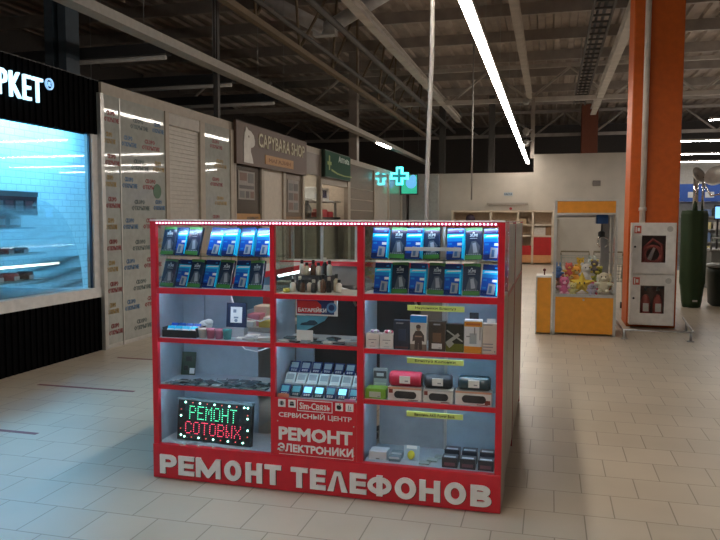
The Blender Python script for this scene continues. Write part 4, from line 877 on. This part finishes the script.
solo('acrylic_stand', MB().box(-1.92, -1.8, 3.975, 4.03, Z2, Z2+.06), mat('acrylic_grey', (.4, .42, .44), .2), 'small pale stand under the dark blue frame', 'stand', (-1.86, 4.0, Z2))
for i, (x, y, a, w_) in enumerate(((-1.79, 3.93, 12, .07), (-1.72, 3.9, -8, .09), (-1.64, 3.92, 20, .08), (-1.68, 3.99, -25, .09), (-1.76, 4.02, 5, .08), (-1.62, 4.04, 15, .07))):
    M = Matrix.Rotation(R(a), 4, 'Z')
    solo('paper_packet', MB().rbox(-w_/2, w_/2, -.03, .03, 0, .008+.006*(i % 3), .003, 0, M), [paper, mat('packet_grey', (.42, .44, .45), .4)][i % 2], 'flat pale packet lying at the right end of the left bay shelf', 'packet', (x, y, Z2+.001), 'flat packets at the right of the left bay shelf', local=True)
solo('white_cable', MB().tube([(-1.9, 4.0, 1.15), (-1.88, 4.02, 1.05), (-1.82, 4.03, .99), (-1.72, 4.04, .97), (-1.64, 4.03, 1.0), (-1.6, 4.0, 1.12)], .004), white, 'thin white cable looping behind the dark blue frame', 'cable', (-1.7, 4.03, 1.0))
solo('white_cable', MB().tube([(-1.85, 3.99, .848), (-1.8, 3.99, .8), (-1.72, 3.99, .79), (-1.64, 3.99, .82), (-1.61, 4.0, .86)], .004), white, 'white cable drooping under the middle shelf of the left bay', 'cable', (-1.72, 3.99, .82))
t = thing('circuit_board', 'small dark green circuit board leaning in the corner of the left bay', 'circuit board', (-2.27, 4.12, .584))
M = Matrix.Translation((-2.265, 4.12, .585)) @ Matrix.Rotation(R(-10), 4, 'X') @ Matrix.Rotation(R(20), 4, 'Z')
MB().box(-.045, .045, 0, .008, 0, .15, 0, M).build('board', mat('board_green', (.02, .055, .035), .35), t)
MB().box(-.02, .02, -.006, 0, .09, .12, 0, M).box(-.03, .0, -.006, 0, .03, .06, 0, M).build('chip', black, t)
MB().box(.01, .04, -.012, 0, .01, .045, 0, M).build('connector', white, t)
ph = [mat('phone_glass', (.02, .035, .05), .12, coat=.5), mat('phone_teal', (.08, .13, .15), .2), mat('phone_silver', (.34, .4, .43), .3, .3)]
pf = None
for j in range(3):
    for i in range(9):
        x = -2.24+i*.075+j*.02; y = 3.875+j*.075
        if x > -1.62 or (j == 2 and i < 3): continue
        if pf is None:
            b = MB().rbox(-.033, .033, -.028, .028, 0, .009, .003, 1); b.box(-.028, .028, -.023, .023, .009, .0098, 0); b.box(-.033, .033, -.0285, -.028, .002, .007, 2)
            pf = b.build('flat_phone', ph, None, True); pf['category'] = 'phone'; q = pf
        else: q = dup(pf, (0, 0, 0))
        q.location = (x, y, .5845+.001); q.rotation_euler = (0, 0, R(random.uniform(-25, 25)))
        z = (.0)
        if (i*2+j) % 5 in (1, 3):
            if not q.data.name.startswith('silver'):
                sm_ = bpy.data.meshes.get('silver_phone')
                if sm_ is None: sm_ = pf.data.copy(); sm_.name = 'silver_phone'; sm_.materials[0] = ph[2]
                if q is not pf: q.data = sm_
        q['label'] = 'flat phone in the spread on the third shelf of the left bay'; q['group'] = 'flat phones on the left bay shelf'
for i in range(7):
    q = dup(pf, (-2.17+i*.085, 3.91+.02*(i % 2), .5965), (R(6*(i % 3-1)), R(4), R(random.uniform(-40, 40))), 'dark phone on top of others on the left bay third shelf', 'upper phones on the left bay shelf')

# LED sign
t = thing('led_sign', 'black electronic sign with green and red light dots standing in the left bay', 'sign', (-1.95, 3.95, .216))
M = Matrix.Translation((-1.985, 3.91, .2185)) @ Matrix.Rotation(R(-4), 4, 'Z') @ Matrix.Rotation(R(-6), 4, 'X')
MB().rbox(-.26, .26, 0, .03, 0, .262, .004, 0, M).build('case', mat('sign_case', (.015, .02, .022), .35), t)
MB().box(-.262, .262, -.004, .032, .25, .264, 0, M).build('top_trim', mat('trim_teal', (.12, .17, .18), .4), t)
F = {'Р': '11110 10001 10001 11110 10000 10000 10000', 'Е': '11111 10000 10000 11110 10000 10000 11111', 'М': '10001 11011 10101 10101 10001 10001 10001', 'О': '01110 10001 10001 10001 10001 10001 01110', 'Н': '10001 10001 10001 11111 10001 10001 10001', 'Т': '11111 00100 00100 00100 00100 00100 00100', 'С': '01110 10001 10000 10000 10000 10001 01110', 'В': '11110 10001 10001 11110 10001 10001 11110', 'Ы': '10001 10001 10001 11001 10101 10101 11001', 'Х': '10001 10001 01010 00100 01010 10001 10001'}
def dots(word, x0, z1, px, pz, r, nm, m):
    b = MB()
    for c, ch in enumerate(word):
        for rr, row in enumerate(F[ch].split()):
            for cc, v in enumerate(row):
                if v == '1':
                    x = x0+(c*6+cc)*px; z = z1-rr*pz
                    b.cyl(M @ Vector((x, -.0035, z)), M @ Vector((x, 0, z)), r, r, 6, 0, True, False)
    o = b.build(nm, m, t)
dots('РЕМОНТ', -.172, .214, .0096, .0126, .0029, 'green_lettering', mat('dot_green', (.1, .8, .4), .4, emit=(.12, 1, .5), es=1.6))
dots('СОТОВЫХ', -.198, .116, .0096, .0116, .0028, 'red_lettering', mat('dot_red', (.8, .1, .15), .4, emit=(1, .06, .14), es=1.5))
b = MB()
bd = []
for i in range(9):
    x = -.205+i*.0515
    bd += [(x, .236, i % 2), (x, .022, i % 2)]
bd += [(-.235, .19, 1), (-.235, .15, 0), (-.235, .07, 1), (-.23, .03, 0), (.232, .236, 0), (.232, .19, 1), (.232, .17, 0), (.236, .1, 0), (.236, .06, 1)]
for x, z, kk in bd:
    rr = .0062 if kk == 0 else .0035
    b.cyl(M @ Vector((x, -.004, z)), M @ Vector((x, 0, z)), rr, rr, 8, kk, True, False)
b.build('border_lights', [mat('dot_mint', (.5, 1, .85), .4, emit=(.42, 1, .78), es=4), mat('dot_dim_red', (.6, .1, .08), .4, emit=(.8, .1, .08), es=1.2)], t)
MB().box(-.2, -.19, .03, .1, 0, .01, 0, M).box(.19, .2, .03, .1, 0, .01, 0, M).build('foot', dark, t)
solo('sign_cable', MB().tube([(-1.64, 4.0, .22), (-1.62, 4.05, .23), (-1.6, 4.1, .3), (-1.59, 4.12, .45)], .004), white, 'white cable in the corner right of the electronic sign', 'cable', (-1.62, 4.05, .22))

# middle bay: bottles on the counter
bm_ = [mat('bottle_white', (.62, .58, .5), .35), mat('bottle_black', (.02, .02, .02), .3), mat('bottle_amber', (.1, .05, .03), .25), mat('bottle_cream', (.5, .42, .3), .4)]
Z3 = 1.169
t = thing('step_stand', 'small dark stepped stand among the bottles in the middle bay', 'stand', (-1.4, 4.1, Z3))
MB().box(-1.49, -1.27, 4.06, 4.16, Z3, Z3+.09).build('step', dark, t)
spec = [(-1.475, 3.96, 0, 0), (-1.44, 3.99, 1, 1), (-1.41, 3.95, 2, 0), (-1.375, 3.98, 0, 0), (-1.34, 3.95, 1, 0), (-1.315, 4.0, 0, 1), (-1.285, 3.96, 2, 2), (-1.255, 3.98, 1, 1), (-1.195, 3.99, 0, 0), (-1.225, 4.03, 3, 2),
        (-1.47, 4.11, 0, 1), (-1.435, 4.1, 3, 0), (-1.4, 4.12, 2, 1), (-1.36, 4.1, 0, 0), (-1.325, 4.12, 1, 2), (-1.29, 4.1, 0, 1)]
for i, (x, y, kd, sz) in enumerate(spec):
    z = Z3+(.09 if y > 4.05 else 0)+.0005; h = (.075, .09, .105)[sz]; r = .0165
    t = thing('small_bottle', ('white', 'black', 'brown', 'cream')[kd]+' small bottle %s from left, %s row on middle bay counter' % ((ordn+['eighth', 'ninth', 'tenth'])[i if i < 10 else i-10], 'front' if i < 10 else 'raised back'), 'bottle', (x, y, z), 'small bottles on the middle bay counter')
    MB().lathe([(r*.9, 0), (r, .004), (r, h*.62), (r*.5, h*.74), (r*.45, h*.8)], None, 14).build('body', bm_[kd], t, True)
    MB().lathe([(r*.62, h*.78), (r*.62, h), (r*.5, h+.003)], None, 12).build('cap', bm_[1] if kd != 1 else bm_[0], t, True)
solo('yellow_tin', MB().lathe([(.02, 0), (.021, .002), (.021, .022), (.019, .024)], Matrix.Translation((-1.5, 3.92, Z3)), 16), mat('tin_yellow', (.4, .36, .06), .4), 'small yellow tin in front of the bottles in the middle bay', 'tin', (-1.5, 3.92, Z3))
for x, lab in ((-1.53+.01, 'left small wire hook stand on the middle bay counter'),):
    solo('wire_stand', MB().tube([(x, 4.0, Z3+.003), (x, 4.06, Z3+.003), (x+.03, 4.06, Z3+.003), (x+.015, 4.03, Z3+.09)], .003).cyl((x+.015, 4.03, Z3), (x+.015, 4.03, Z3+.004), .02), steel, lab, 'stand', (x, 4.03, Z3))
# flat packets on the middle shelf
for i in range(14):
    x = -1.5+(i % 7)*.068; y = 3.89+(i//7)*.1; M = Matrix.Rotation(R(random.uniform(-30, 30)), 4, 'Z')
    solo('flat_packet', MB().rbox(-.036, .036, -.028, .028, 0, .007+.012*random.random(), .002, 0, M), [mat('packet_pale', (.5, .5, .48), .35), ph[1], ph[2], mat('packet_dark', (.05, .05, .06), .3)][(i*3) % 4], 'small flat packet in the spread under the battery sign', 'packet', (x, y, .8805), 'flat packets on the middle bay shelf', local=True)
# stepped phone display
t = thing('phone_steps', 'grey stepped stand holding three rows of small phones in the middle bay', 'stand', (-1.29, 4.0, .551))
for i, (y, z) in enumerate(((3.89, .0), (3.97, .055), (4.05, .11))):
    MB().box(D1b+.01, D2a-.012, y-.03, y+.05, .5505, .556+z).build('step', mat('step_grey', (.36, .4, .43), .4), t)
scr = [mat('screen_cyan', (.1, .5, .7), .2, emit=(.25, .75, 1), es=1.1), mat('screen_dull', (.25, .32, .34), .2), mat('screen_dim', (.05, .2, .28), .2, emit=(.1, .4, .5), es=.25)]
bod = [mat('handset_blue', (.02, .035, .12), .25), mat('handset_pale', (.5, .6, .6), .35), mat('handset_teal', (.02, .06, .09), .25)]
for rr, (y, z) in enumerate(((3.885, .557), (3.965, .612), (4.045, .667))):
    for i in range(7):
        x = -1.505+i*.0712+(.004 if rr else 0)
        t = thing('mobile_phone', 'small phone %s from the left in the %s row of the stepped display' % (ordn[i], ('front', 'middle', 'back')[rr]), 'phone', (x, y-.012, z+.0015), 'phones on the stepped display')
        M = Matrix.Rotation(R(-42), 4, 'X')
        MB().rbox(-.032, .032, 0, .01, .004, .08, .004, 0, M).build('body', bod[(0, 1, 0)[rr] if not (rr == 0 and i in (1, 3)) else 2], t, True)
        lit = rr == 0 and i in (2, 3, 5)
        MB().box(-.023, .023, -.001, 0, .03, .068, 0, M).build('screen', scr[0] if lit else scr[2] if rr == 0 else scr[1], t, True)
        b = MB()
        for q in range(6): b.box(-.018+.013*(q % 3), -.008+.013*(q % 3), -.001, 0, .008+.008*(q//3), .013+.008*(q//3), 0, M)
        b.build('keypad', MATS['packet_pale'], t, True)
solo('price_card', MB().box(-1.53, -1.46, 3.846, 3.85, .556, .578), mat('card_salmon', (.5, .22, .14), .5), 'salmon price card at the front left of the stepped display', 'card', (-1.5, 3.85, .556))
solo('price_card', MB().box(-1.12, -1.055, 3.846, 3.85, .556, .572), mat('card_pink', (.6, .3, .5), .5), 'pink price card at the front right of the stepped display', 'card', (-1.09, 3.85, .556))

# right bay, headphones shelf
Z = .8725
def carton(x0, x1, y0, y1, z, h, m, lab, deco=None, name='product_carton', cat='box'):
    t = thing(name, lab, cat, ((x0+x1)/2, y0, z))
    MB().rbox(x0, x1, y0, y1, z, z+h, .002).build('carton', m, t)
    if deco: deco(t, x0, x1, y0, z, h)
    return t
def D(parts, nm='print'):
    def f(t, x0, x1, y, z, h):
        b = MB(); ms = []
        for (u0, u1, v0, v1, m) in parts:
            if m not in ms: ms.append(m)
            b.box(x0+(x1-x0)*u0, x0+(x1-x0)*u1, y-.0012-.0004*ms.index(m), y, z+h*v0, z+h*v1, ms.index(m))
        b.build(nm, ms, t)
    return f
gw = mat('carton_offwhite', (.76, .74, .72), .5); gi = mat('carton_ink', (.28, .28, .3), .5)
for x0, lab, bowc in ((-1.0, 'left small white carton with a lilac bow in the right bay', mat('bow_lilac', (.5, .36, .55), .4)), (-.918, 'second small white carton with a pink bow in the right bay', mat('bow_pink', (.6, .1, .2), .4))):
    t = carton(x0, x0+.077, 3.87, 3.94, Z, .082, gw, lab, D([(.2, .8, .55, .6, gi), (.4, .6, .35, .4, gi), (.3, .7, .1, .13, gi)]))
    b = MB()
    for i in range(6):
        a = i*PI/3; b.ell((x0+.045+.016*math.cos(a), 3.895+.012*math.sin(a), Z+.093), .012, .01, .009, i % 2, 10)
    b.build('bow', [bowc, white], t)
carton(-.838, -.745, 3.865, 3.9, Z, .165, mat('carton_navy', (.022, .03, .055), .4), 'dark navy carton right of the two bow topped cartons', D([(.15, .6, .88, .92, gi), (.1, .9, .04, .1, mat('carton_maroon', (.1, .03, .03), .5)), (.3, .75, .3, .7, mat('carton_navy2', (.03, .05, .1), .4))]))
skin = mat('print_tan', (.3, .2, .15), .5); drk = mat('print_umber', (.07, .05, .045), .5)
t = carton(-.742, -.65, 3.86, 3.9, Z, .195, mat('carton_photo', (.66, .62, .58), .45), 'tall carton with a blue top band and a printed person on it', D([(0, 1, .8, 1, mat('carton_sky', (.01, .25, .75), .4)), (0, 1, .0, .18, mat('print_mud', (.2, .16, .13), .5))]))
b = MB(); xx, yy = -.695, 3.86
b.prism([(-.022, 0), (-.02, .05), (-.034, .045), (-.03, .08), (-.016, .105), (.014, .106), (.032, .08), (.034, .045), (.02, .05), (.022, 0), (.004, 0), (0, .04), (-.004, 0)], (xx, yy-.0012, Z+.005), (1, 0, 0), (0, 0, 1), (0, -1, 0), .0008, 0)
b.ell((xx, yy-.002, Z+.125), .012, .0008, .016, 1, 12).ell((xx, yy-.0024, Z+.134), .014, .0008, .012, 0, 12).box(xx-.02, xx+.02, yy-.0025, yy-.002, Z+.075, Z+.083, 1); b.build('printed_figure', [drk, skin], t)
carton(-.64, -.545, 3.865, 3.91, Z, .165, mat('carton_brown', (.05, .032, .024), .4), 'dark brown carton with a white price sticker in the right bay', D([(.25, .75, .3, .62, mat('print_bronze', (.16, .09, .05), .5)), (.2, .8, .08, .26, paper), (.6, .75, .1, .13, gi), (.3, .7, .88, .93, gi)]))
t = carton(-.542, -.445, 3.865, 3.91, Z, .155, mat('carton_black', (.015, .018, .014), .4), 'black and olive carton with a slanted white tool print in the right bay', D([(0, 1, 0, .3, mat('print_olive', (.12, .14, .01), .5))]))
b = MB()
for (p0, p1, r_) in (((-.538, .12), (-.45, .06), .004), ((-.54, .045), (-.47, .1), .009), ((-.53, .03), (-.505, .055), .012)):
    d = (Vector((p1[0]-p0[0], p1[1]-p0[1]))).normalized(); nx, nz = -d.y*r_, d.x*r_
    b.prism([(p0[0]+nx, p0[1]+nz), (p1[0]+nx, p1[1]+nz), (p1[0]-nx, p1[1]-nz), (p0[0]-nx, p0[1]-nz)], (0, 3.8635, Z), (1, 0, 0), (0, 0, 1), (0, -1, 0), .0008)
b.build('tool_print', mat('print_pale', (.42, .44, .42), .4), t)
og = mat('carton_orange', (.68, .28, .03), .45)
t = carton(-.441, -.345, 3.862, 3.91, Z, .182, mat('carton_pale', (.68, .69, .72), .4), 'pale carton with orange bands and a grey device print in the right bay', D([(0, 1, 0, .2, og), (0, 1, .8, .95, og), (.1, .9, .84, .9, mat('print_rust', (.45, .12, .03), .5)), (.3, .7, .28, .6, mat('print_steel', (.36, .4, .44), .5)), (.55, .62, .55, .78, gi), (.86, .92, .4, .8, gi), (.12, .35, .48, .52, gi)]))
t = carton(-.342, -.248-.006, 3.865, 3.91, Z, .165, mat('carton_beige', (.62, .56, .5), .5), 'beige carton with dark printed lines at the right end of the right bay', D([(.03, .65, .3, .34, gi), (.03, .65, .2, .24, gi), (.03, .55, .1, .14, gi), (.72, .8, .05, .1, gi), (.03, .6, .94, .97, gi)]))
solo('price_card', MB().box(-.32, -.275, 3.88, 3.884, Z+.166, Z+.19), paper, 'small white price card on top of the beige carton', 'card', (-.3, 3.88, Z+.166))
solo('black_stand', MB().box(-.42, -.37, 3.925, 3.935, Z, Z+.215).box(-.42, -.37, 3.9351, 3.975, Z, Z+.004), black, 'thin black card stand behind the orange banded carton', 'stand', (-.395, 3.93, Z))
# speakers shelf
Z = .5815
lg = mat('carton_lime', (.2, .42, .04), .4)
carton(-1.0, -.88, 3.86, 3.95, Z, .058, lg, 'small lime green carton at the left of the speaker shelf', D([(.2, .75, .15, .7, mat('print_mint', (.5, .58, .5), .45)), (.6, .72, .2, .3, gi)]))
t = carton(-.98, -.895, 3.965, 3.985, Z, .155, mat('blister_grey', (.3, .34, .34), .2, coat=.4), 'upright grey green blister pack behind the lime carton', D([(.05, .95, .62, .9, dark), (.25, .75, .7, .82, MATS['packet_grey']), (.1, .9, .25, .45, mat('print_sage', (.36, .44, .38), .4)), (.05, .95, .02, .16, mat('print_moss', (.1, .16, .07), .5))]))
def speaker(x0, x1, boxx0, boxx1, hb, rs_, body, cap, lab, blab, pk, tone):
    t = carton(boxx0, boxx1, 3.86, 3.945, Z, hb, mat('spk_carton', (.72, .7, .68), .45), blab, None, 'speaker_carton')
    h = hb; b = MB(); w_ = boxx1-boxx0
    b.box(boxx0, boxx1, 3.8592, 3.86, Z+h*.86, Z+h, 1)
    cx = boxx0+w_*.52; L = w_*.33; zc = Z+h*.45; r_ = h*.28
    pts = [(L*(1 if math.cos(a) > 0 else -1)*1.0-(r_*(1 if math.cos(a) > 0 else -1))+r_*math.cos(a), r_*math.sin(a)) for a in [2*PI*i/20+.01 for i in range(20)]]
    b.prism(pts, (cx, 3.8592, zc), (1, 0, 0), (0, 0, 1), (0, -1, 0), .001, 0)
    b.box(boxx0+w_*(.03 if pk == 'l' else .82), boxx0+w_*(.15 if pk == 'l' else .97), 3.8588, 3.86, Z+h*(.55 if pk == 'l' else .1), Z+h*(.85 if pk == 'l' else .4), 2)
    b.box(boxx0+w_*.6, boxx0+w_*.9, 3.8588, 3.86, Z+h*.05, Z+h*.1, 2)
    b.build('carton_print', [mat('spk_ink', (.03, .03, .035), .5), tone, mat('spk_red', (.2, .03, .02), .5)], t)
    zc = Z+hb+rs_
    t = thing('speaker', lab, 'speaker', ((x0+x1)/2, 3.9, Z+hb))
    M = Matrix.Translation((x0, 3.9, zc)) @ Matrix.Rotation(R(90), 4, 'Y')
    Lx = x1-x0; r = rs_
    MB().lathe([(r*.8, .0), (r*.97, .006), (r, .02), (r, Lx-.02), (r*.97, Lx-.006), (r*.8, Lx)], M, 26).build('body', body, t)
    MB().lathe([(r*.78, -.003), (r*.82, .001), (r*.3, .004)], M, 22).lathe([(r*.78, Lx+.003), (r*.82, Lx-.001), (r*.3, Lx-.004)], M, 22).build('end_cap', cap, t)
    MB().box((x0+x1)/2-.03, (x0+x1)/2+.03, 3.9-r-.004, 3.9-r+.006, zc-.018, zc+.022).build('price_sticker', paper, t)
    MB().box((x0+x1)/2+.0, (x0+x1)/2+.02, 3.9-r-.0048, 3.9-r-.004, zc-.008, zc+.0).build('sticker_print', gi, t)
speaker(-.862, -.678, -.868, -.675, .075, .043, mat('speaker_red', (.5, .012, .05), .5, bump=.3, scale=200), black, 'red cylinder speaker lying on its carton', 'speaker carton under the red speaker', 'l', mat('tone_salmon', (.6, .3, .2), .5))
speaker(-.66, -.51, -.665, -.5, .075, .041, mat('speaker_black', (.022, .026, .034), .5, bump=.3, scale=200), dark, 'black cylinder speaker lying on its carton in the middle', 'speaker carton under the black speaker', 'l', mat('tone_grey', (.5, .5, .5), .5))
speaker(-.47, -.3, -.487, -.288, .077, .041, mat('speaker_petrol', (.012, .04, .055), .25, coat=.5), black, 'glossy petrol blue cylinder speaker lying on its carton at the right', 'speaker carton under the glossy petrol blue speaker', 'r', MATS['tone_salmon'])
# bottom deck
Z = .2155
t = carton(-.985, -.88, 3.89, 3.98, Z, .05, mat('flat_white', (.62, .68, .72), .35), 'white flat carton at the bottom left of the right bay', D([(.4, .6, .1, .25, gi)]))
for j, (y, lab) in enumerate(((3.885, 'front silver packet right of the white flat carton'), (3.95, 'back silver packet right of the white flat carton'))):
    carton(-.868, -.8, y, y+.045, Z, .03+.005*j, mat('flat_teal', (.15, .22, .26), .3), lab, D([(.05, .95, .55, .95, MATS['flat_white'])]))
t = thing('yellow_pack', 'clear pack with a yellow round item in the bottom of the right bay', 'pack', (-.745, 3.92, Z))
M = Matrix.Translation((-.745, 3.92, Z)) @ Matrix.Rotation(R(-20), 4, 'X')
MB().box(-.045, .045, .01, .014, 0, .09, 0, M).build('card', mat('pack_card', (.35, .45, .52), .3), t); MB().box(-.03, .03, .006, .01, .07, .088, 0, M).build('header', paper, t)
MB().ell((0, 0, .035), .022, .012, .026, 0, 14, M).build('item', mat('item_yellow', (.6, .55, .03), .4), t)
for i in range(3): solo('flat_packet', MB().rbox(-.03, .03, -.025, .025, 0, .01, .002), mat('packet_sage', (.3, .36, .34), .35), 'pale green flat packet left of the dark boxes in the bottom of the right bay', 'packet', (-.66+.035*i, 3.9+.06*(i % 2)+.062*(i//2)*2, Z+.0005), 'pale packets at the bottom of the right bay', local=True)
for i in range(6):
    j = i//3; x = -.515+(i % 3)*.1; y = 3.87+j*.1
    t = carton(x-.043, x+.043, y, y+.07, Z, .058+.014*j, mat('dark_carton', (.03, .035, .05), .3, coat=.3), '%s row dark silver labelled box, %s from left, right bay bottom' % (('front', 'back')[j], ordn[i % 3]), None)
    MB().box(x-.032, x+.032, y+.008, y+.03, Z+.058+.014*j, Z+.0592+.014*j).build('top_label', mat('label_silver', (.55, .62, .68), .3), t)
    MB().box(x-.03, x+.03, y-.0012, y, Z+.012, Z+.03).build('front_print', mat('print_plum', (.14, .07, .1), .4), t)

# side and back cabinets of the island
t = thing('side_cabinet', 'tall grey side cabinet with red edges behind the right end of the kiosk', 'cabinet', (-.42, 4.65, 0))
def sidecab(y0, y1):
    MB().box(KX1-.012, KX1-.002, y0+.02, y1-.02, .06, 1.16).build('outer_panel', panel_brown, t); MB().box(KX1-.012, KX1-.002, y0+.02, y1-.02, 1.16, 1.575).build('upper_panel', mat('panel_upper_grey', (.36, .35, .34), .25), t)
    MB().box(KX1-.012, KX1, y0+.02, y1-.02, 1.145, 1.165).build('edge_band', mat('edge_maroon', (.3, .015, .025), .4), t)
    MB().box(-.6, KX1-.012, y0+.02, y1-.02, 0, .06).build('plinth', dark, t)
    MB().box(-.6, KX1-.012, y0+.02, y1-.02, 1.0, 1.02).box(-.6, KX1-.012, y0+.02, y1-.02, .5, .52).build('shelf', panel, t)
    for y in (y0, y1-.02): MB().box(KX1-.02, KX1, y, y+.02, 0, KH).build('edge_post', mat('edge_maroon', (.3, .015, .025), .4), t)
    MB().box(-.6, KX1, y0, y0+.02, 0, 1.0).build('end_panel', panel, t)
    MB().box(-.6, KX1-.002, y0+.02, y1-.02, KH-.006, KH+.004).build('top_board', glass('top_glass'), t)
    for x in (-.615,): 
        for y in (y0, y1-.02): MB().box(x, x+.015, y, y+.02, 0, KH).build('inner_post', alu, t)
sidecab(4.215, 5.05)
t = thing('side_cabinet', 'tall grey side cabinet with maroon edges at the far right corner of the kiosk', 'cabinet', (-.42, 5.6, 0))
sidecab(5.06, 6.33)
t = thing('side_counter', 'low counter with a bright strip lamp at the left side inside the kiosk', 'counter', (-2.17, 5.1, 0))
MB().box(KX0, KX0+.016, 4.215, 5.98, 0, 1.22).build('outer_panel', panel, t)
MB().box(KX0+.016, -2.0, 4.215, 5.98, 1.195, 1.22).build('top', mat('counter_top_grey', (.45, .42, .4), .35), t)
MB().box(-2.0, -1.985, 4.215, 5.98, 1.18, 1.222).build('edge', red, t)
MB().box(KX0+.016, -2.0, 4.215, 5.98, .86, .88).build('shelf', panel, t)
MB().box(KX0+.016, -2.0, 4.215, 5.98, 0, .1).build('base', panel, t); MB().box(KX0+.016, -2.0, 4.215, 4.235, .1, 1.195).build('end_panel', panel, t)
MB().box(KX0+.016, KX0+.03, 4.24, 5.98, .88, 1.195).build('blue_lining', mat('lining_blue', (.06, .13, .2), .4), t)
MB().cyl((-2.03, 5.15, 1.165), (-2.03, 5.85, 1.165), .014, n=10).build('strip_lamp', mat('strip_cool', (1, 1, 1), .4, emit=(.85, .95, 1), es=9), t)
t = thing('back_counter', 'low grey counter with a red edge closing the back of the kiosk', 'counter', (-1.4, 6.17, 0))
MB().box(KX0, -.63, 6.0, 6.02, 0, 1.2).build('inner_panel', mat('panel_taupe', (.2, .19, .185), .45), t)
MB().box(KX0, -.63, 6.33, 6.345, 0, 1.2).build('outer_panel', panel, t)
MB().box(KX0, -.63, 5.99, 6.345, 1.2, 1.228).build('top', MATS['counter_top_grey'], t)
MB().box(KX0, -.63, 5.975, 5.99, 1.19, 1.23).build('edge', red, t)
# slim red framed glazing standing on the back counter
t = thing('glass_screen', 'upright glazing in pale posts on the counter at the back of the kiosk', 'glazing', (-1.9, 6.25, 1.228))
for x in (-2.34, -2.05, -1.72): MB().box(x, x+.025, 6.24, 6.265, 1.228, 1.585).build('post', alu, t)
MB().box(-2.315, -1.72, 6.25, 6.256, 1.23, 1.58).build('pane', glass('edge_glass'), t)
# inside: table, papers, chair
t = thing('work_table', 'work table covered with papers inside the kiosk behind the left bay', 'table', (-1.85, 4.6, 0))
MB().box(-1.97, -1.72, 4.3, 5.1, .86, .885).build('tabletop', mat('table_pale', (.5, .48, .46), .4), t)
for x in (-1.95, -1.76):
    for y in (4.32, 5.05): MB().box(x, x+.03, y, y+.03, 0, .86).build('leg', alu, t)
random.seed(3)
for i, (x, y, w_, d_, h_, m, lab) in enumerate(((-1.91, 4.56, .1, .14, .12, mat('stack_cream', (.72, .62, .54), .5), 'cream stack of cartons on the work table'), (-1.79, 4.45, .11, .14, .06, paper, 'white stack of papers on the work table'), (-1.91, 4.72, .1, .14, .17, red2, 'red carton on the work table'), (-1.8, 4.66, .1, .14, .22, mat('stack_tan', (.5, .36, .22), .5), 'tall tan carton at the back of the work table'), (-1.85, 4.9, .2, .15, .26, mat('stack_olive', (.22, .22, .18), .5), 'olive carton at the far end of the work table'), (-1.91, 4.42, .09, .1, .08, mat('stack_pink', (.6, .22, .3), .5), 'pink packet near the front of the work table'), (-1.8, 4.34, .1, .05, .05, mat('stack_yellow', (.55, .42, .1), .5), 'yellow packet at the front right of the work table'), (-1.92, 4.33, .08, .05, .04, white, 'white packet at the front left of the work table'))):
    solo('goods_stack', MB().rbox(-w_/2, w_/2, -d_/2, d_/2, 0, h_, .006), m, lab, 'box', (x, y, .8855), local=True)
t = thing('office_chair', 'black office chair inside the kiosk behind the right bay', 'chair', (-1.04, 4.75, 0), 'office chairs inside the kiosk')
MB().rbox(-.2, .2, -.04, .05, .52, 1.14, .04, 0, None, 3).build('backrest', black, t, True)
MB().tube([(-.19, -.05, 1.0), (-.14, -.06, 1.11), (0, -.06, 1.145), (.14, -.06, 1.11), (.19, -.05, 1.0)], .008).build('backrest_trim', steel, t, True)
MB().rbox(-.2, .2, .06, .5, .42, .52, .04, 0, None, 3).build('seat', dark, t, True)
MB().cyl((0, .28, .12), (0, .28, .42), .03).build('gas_post', steel, t, True)
for i in range(5):
    a = i*2*PI/5; p = (.19*math.cos(a), .28+.19*math.sin(a), .08)
    MB().tube([(0, .28, .12), p], .018).build('leg', dark, t, True); MB().ell((p[0], p[1], .03), .02, .03, .03).build('castor', black, t, True)
dup(t, (-1.48, 4.77, 0), None, 'black office chair inside the kiosk behind the middle bay')

# ---------------------------------------------------------------- floor marks
tp = mat('tape_red', (.16, .03, .045), .5)
for (x0, x1, y, lab) in ((-4.75, -3.7, 5.72, 'middle red tape strip on the floor left of the kiosk'), (-5.1, -3.66, 4.38, 'nearest red tape strip on the floor at the left edge'), (-4.8, -3.8, 7.1, 'farthest red tape strip on the floor beside the kiosk')):
    solo('floor_tape', MB().box(x0, x1, y-.022, y+.022, 0, .0015), tp, lab, 'tape', ((x0+x1)/2, y, 0), 'tape strips on the floor')

# ---------------------------------------------------------------- world, camera
w = bpy.data.worlds.new('world'); S.world = w; w.use_nodes = True
w.node_tree.nodes['Background'].inputs[0].default_value = (.55, .5, .46, 1); w.node_tree.nodes['Background'].inputs[1].default_value = .12
cam = bpy.data.cameras.new('camera'); co = bpy.data.objects.new('camera', cam); C.objects.link(co)
cam.sensor_width = 36; cam.lens = 707.78/720*36; cam.clip_start = .05; cam.clip_end = 200
yaw, pit, roll = .2615, .0711, .0026
f = Vector((-math.sin(yaw)*math.cos(pit), math.cos(yaw)*math.cos(pit), -math.sin(pit)))
r0 = Vector((math.cos(yaw), math.sin(yaw), 0)); u0 = r0.cross(f)
r = r0*math.cos(roll)+u0*math.sin(roll); u = u0*math.cos(roll)-r0*math.sin(roll)
co.matrix_world = Matrix(((r.x, u.x, -f.x, 0), (r.y, u.y, -f.y, 0), (r.z, u.z, -f.z, 1.6), (0, 0, 0, 1)))
S.camera = co
S.view_settings.view_transform = 'Standard'; S.view_settings.look = 'None'; S.view_settings.gamma = 1; S.view_settings.exposure = .22
S.cycles.max_bounces = 8; S.cycles.transparent_max_bounces = 24; S.cycles.sample_clamp_indirect = 4; S.cycles.caustics_reflective = False; S.cycles.caustics_refractive = False
